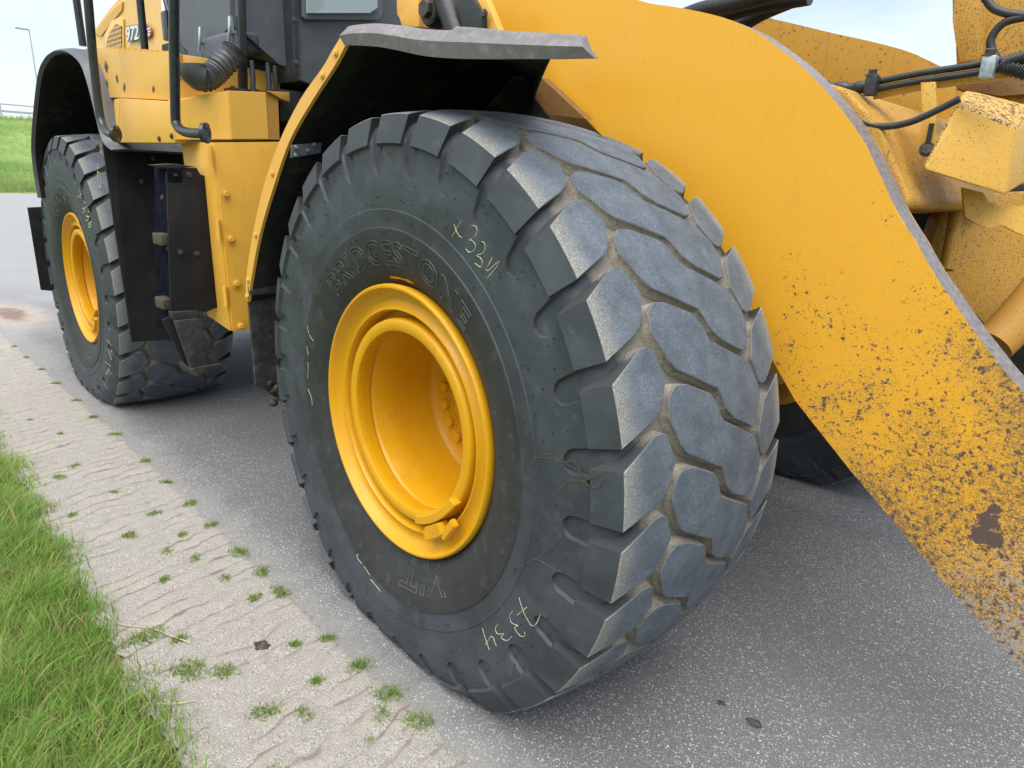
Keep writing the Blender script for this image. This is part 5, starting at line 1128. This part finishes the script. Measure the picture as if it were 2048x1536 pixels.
# handrails
def rail(pts, r, label, flange=True):
    a, b = Vector(pts[0]), Vector(pts[1]); pts = [a + (a - b).normalized() * 0.65] + list(pts)
    o = tube('handrail', catmull(pts, 6), r, 'rail_black', root, 14, rear=True); o['label'] = label
    if flange:
        e = Vector(pts[-1]); tube('rail_flange', [e + Vector((0.0, -0.006, 0)), e + Vector((0.012, 0.004, 0))], 0.036, 'rail_black', o, 18, rear=True)
        for s in (-1, 1): place(SB, 'flange_bolt', e + Vector((0.010, 0.004, s * 0.026)), (0.9, -0.4, 0), o, rear=True)
    return o
rail(G['rail1'], 0.0195, 'black handrail tube beside the rear fender, bent in at its foot')
rail(G['rail3'], 0.0195, 'black handrail tube beside the platform box, bent in at its foot')
rail(G['rail0'], 0.022, 'far left black handrail post on the fender top', False)
rail(G['rail2'], 0.020, 'black handrail post in front of the model badge', False)
r4 = [Vector(p) for p in G['rail4']]
post4 = prism('handrail_post', [r4[2] + Vector((0.016, -0.017, 0)), r4[2] + Vector((0.016, 0.017, 0)), r4[2] + Vector((-0.016, 0.017, 0)), r4[2] + Vector((-0.016, -0.017, 0))], (r4[0] - r4[2]) * 2.2, 'rail_black', root, 0.003, rear=True)
box('post_base', r4[2] + Vector((0.0, 0.005, -0.004)), (0.08, 0.15, 0.012), 'rail_black', post4, 0.002, rear=True)
for s in (-1, 1): place(SB, 'base_bolt', r4[2] + Vector((0.01, s * 0.055 + 0.005, 0.002)), (0, 0, 1), post4, rear=True)

# cab air cleaner housing and duct
al = [Vector(p) for p in G['airbox_l']]; ar = [Vector(p) for p in G['airbox_r']]; al[0] = al[0] + (al[0] - al[1])
corner_t, corner_b = Vector((-1.66, 0.30, 2.62)), Vector((-1.70, 0.285, 2.105))
bm = bmesh.new()
left = [al[0], al[1], al[2], al[3], al[4], Vector((-1.95, 0.33, 2.04)), corner_b, corner_t]
LV = [bm.verts.new(p) for p in left]; bm.faces.new(LV)
right = [ar[2], ar[3], ar[4], ar[5] + Vector((0, 0, 0.36))]
RV = [bm.verts.new(p) for p in right]; bm.faces.new([LV[7], LV[6]] + RV)
back = [bm.verts.new(p) for p in (Vector((-2.30, 0.75, 2.62)), Vector((-2.30, 0.75, 1.98)), Vector((-1.75, 0.75, 1.90)), Vector((-1.75, 0.75, 2.66)))]
bm.faces.new([LV[6], LV[5], LV[4], back[1], back[2], RV[2], RV[1], RV[0]])
bm.faces.new([LV[0], LV[7], RV[3], back[3], back[0]]); bm.faces.new([LV[0], back[0], back[1], LV[4], LV[3], LV[2], LV[1]]); bm.faces.new([RV[3], RV[2], back[2], back[3]]); bm.faces.new(back[::-1])
bmesh.ops.triangulate(bm, faces=[f for f in bm.faces if len(f.verts) > 7])
airbox = bm_obj('air_cleaner', bm, 'airbox_grey', root, 30, rear=True)
lid = [Vector(p) + Vector((0, -0.004, 0)) for p in G['airlid']]
prism('cleaner_lid', lid, (0, 0.12, 0), 'airbox_grey', airbox, 0.022, 3, rear=True)
for (x, z) in ((lid[0].x + 0.06, lid[0].z - 0.01), (lid[1].x - 0.02, lid[1].z - 0.005)):
    bm = bmesh.new(); add_tube(bm, catmull([(x, 0.268, z + 0.05), (x + 0.008, 0.260, z), (x - 0.006, 0.258, z - 0.05)], 5), 0.007, 8); add_box(bm, (x, 0.272, z + 0.02), (0.03, 0.012, 0.07)); bm_obj('latch', bm, 'zinc', airbox, 50, rear=True)
hp_ = catmull(G['hose_air'], 10); rad = []
for i in range(len(hp_)):
    u = i / len(hp_); rad.append(0.050 + (0.0045 * math.sin(i * 2.2) if u < 0.62 else 0.004))
tube('air_duct', hp_, rad, 'duct_grey', root, 18, rear=True, smooth=80)
box('duct_base', (-2.05, 0.42, 1.86), (0.5, 0.3, 0.1), 'deep_black', root, 0.02, rear=True)

# cab
box('cab', (-2.2, 1.5, 2.63), (1.46, 2.0, 1.5), 'cab_dark', root, 0.05, rear=True)
cabp = [Vector(p) for p in G['cab']]
cabp[0] += Vector((0, 0.02, 1.0)); cabp[5] += Vector((0, 0.02, 0.9))
cabf = prism('cab_side', [cabp[0], cabp[1], cabp[2], Vector((-1.45, 0.60, 1.86)), Vector((-1.45, 1.15, 1.86)), cabp[5]], (-0.02, 0, 0), 'cab_grey', root, 0.003, rear=True)
prism('cab_pillar', [Vector(p) + (Vector((0, 0.02, 0.8)) if i < 2 else Vector()) for i, p in enumerate(G['cab_strip'])], (-0.02, 0, 0), 'cab_dark', cabf, 0.003, rear=True)
up1 = Vector((0, 0.02, 0.75))
wf = prism('window_frame', [Vector(p) + (up1 if i in (0, 5) else Vector()) for i, p in enumerate(G['cab_win_frame'])], (-0.02, 0, 0), 'cab_grey_light', cabf, 0.004, rear=True)
prism('window_pane', [Vector(p) + (up1 if i in (0, 4) else Vector()) for i, p in enumerate(G['cab_win'])], (-0.012, 0, 0), 'window_glass', cabf, rear=True)
for z in (2.12, 1.95): place(PB, 'pillar_bolt', (-1.43, G['cab_strip'][0][1] - 0.012, z), (1, 0, 0), cabf, rear=True)
box('cab_underside', (-1.75, 0.72, 1.78), (0.40, 0.60, 0.14), 'deep_black', root, 0.01, rear=True)
bm = bmesh.new()
for (x, y) in ((-1.56, 0.30), (-1.55, 0.37), (-1.60, 0.43)): add_tube(bm, [(x, y, 1.80), (x, y + 0.005, 1.87), (x - 0.01, y + 0.01, 1.95)], 0.012, 8)
bm_obj('cab_mount', bm, 'black_metal', root, 60, rear=True)

# engine hood
hd = [Vector(p) for p in G['hood']]
hp2 = catmull(hd[1:7], 5) + hd[7:] + [Vector((-5.2, 0.62, 1.9)), hd[0]]
hood = prism('engine_hood', [hd[0]] + catmull(hd[1:7], 5) + [hd[7], hd[8], hd[9], Vector((-3.2, 0.62, 1.7)), Vector((-5.05, 0.62, 1.7))], (0, 1.7, 0), 'paint_hood', root, 0.02, 2, rear=True)
prism('hood_groove', [Vector(p) + Vector((0, -0.005, 0)) for p in G['hood_groove']], (0, 0.02, 0), 'groove_yellow', hood, rear=True)
prism('grille_panel', [Vector(p) + Vector((0, -0.008, 0)) for p in G['hood_gframe']], (0, 0.01, 0), 'paint_hood', hood, 0.002, rear=True)
gp = [Vector(p) + Vector((0, -0.012, 0)) for p in G['hood_grille']]
prism('grille', gp, (0, 0.012, 0), 'grille_mesh', hood, rear=True)
lb = [Vector(p) + Vector((0, -0.006, 0)) for p in G['label']]
badge = prism('badge', lb, (0, 0.004, 0), 'label_grey', hood, rear=True)
def flat_text(txt, origin, xv, zv, size, mat, parent, name='badge_text'):
    cu = bpy.data.curves.new('badge_text', 'FONT'); cu.body = txt; cu.size = 1.0; cu.extrude = 0.0; cu.offset = 0.015
    tmp = bpy.data.objects.new('tmp', cu); COL.objects.link(tmp); dg = bpy.context.evaluated_depsgraph_get()
    me = bpy.data.meshes.new_from_object(tmp.evaluated_get(dg)); bpy.data.objects.remove(tmp); bpy.data.curves.remove(cu)
    w = max(v.co.x for v in me.vertices)
    bm = bmesh.new(); bm.from_mesh(me); bpy.data.meshes.remove(me)
    for v in bm.verts: v.co = origin + xv * (v.co.x / w) + zv * (v.co.y / 0.7)
    return bm_obj(name, bm, mat, parent, rear=True)
tx = [Vector(p) + Vector((0, -0.008, 0)) for p in G['label_txt']]
flat_text('972', tx[0], tx[2] - tx[0], tx[1] - tx[0], 1, 'label_white', badge)
rd = prism('badge_field', [Vector(p) for p in G['badge_red']], (0, 0.002, 0), 'label_red', badge, rear=True)
xe = [Vector(p) for p in G['badge_xe']]
flat_text('XE', xe[0], xe[2] - xe[0], xe[1] - xe[0], 1, 'label_white', badge)
prism('hood_gap_shade', [Vector(p) + Vector((0, -0.004, 0)) for p in G['hood_gap']], (0, 0.03, 0), 'deep_black', hood, rear=True)  # black slab stands in for the shade inside an open gap
sky_pts = [Vector(p) + Vector((0, -0.004, 0)) for p in G['hood_sky_gap']]
prism('sky_gap_panel', sky_pts, (0, 0.02, 0), 'label_white', hood, 0.003, rear=True)  # white panel stands in for bright sky seen through the gap
hose2 = [RW(p) for p in ((sky_pts[4].x - 0.12, 0.585, sky_pts[4].z + 0.05), (sky_pts[4].x - 0.06, 0.58, sky_pts[1].z + 0.10), (sky_pts[4].x - 0.03, 0.58, sky_pts[1].z + 0.02))]
tube('work_lamp_arm', hose2, 0.018, 'rail_black', hood, 10)
box('work_lamp', Vector((sky_pts[4].x - 0.02, 0.57, sky_pts[1].z - 0.06)), (0.09, 0.06, 0.16), 'rail_black', hood, 0.012, rear=True)
# body under the hood and rear axle, hiding the daylight
box('rear_frame', (-3.2, 1.5, 1.15), (3.0, 1.2, 1.1), 'deep_black', root, 0.03, rear=True)
box('hitch', (-1.45, 1.5, 1.05), (0.7, 0.5, 0.7), 'deep_black', root, 0.03)
box('side_tank', (-2.2, 0.75, 1.35), (0.9, 0.5, 0.8), 'deep_black', root, 0.03, rear=True)
tube('rear_axle', [RW((-3.55, 0.62, HUB)), RW((-3.55, 1.5, HUB)), RW((-3.55, 2.4, HUB))], [0.2, 0.28, 0.2], 'deep_black', root, 24)
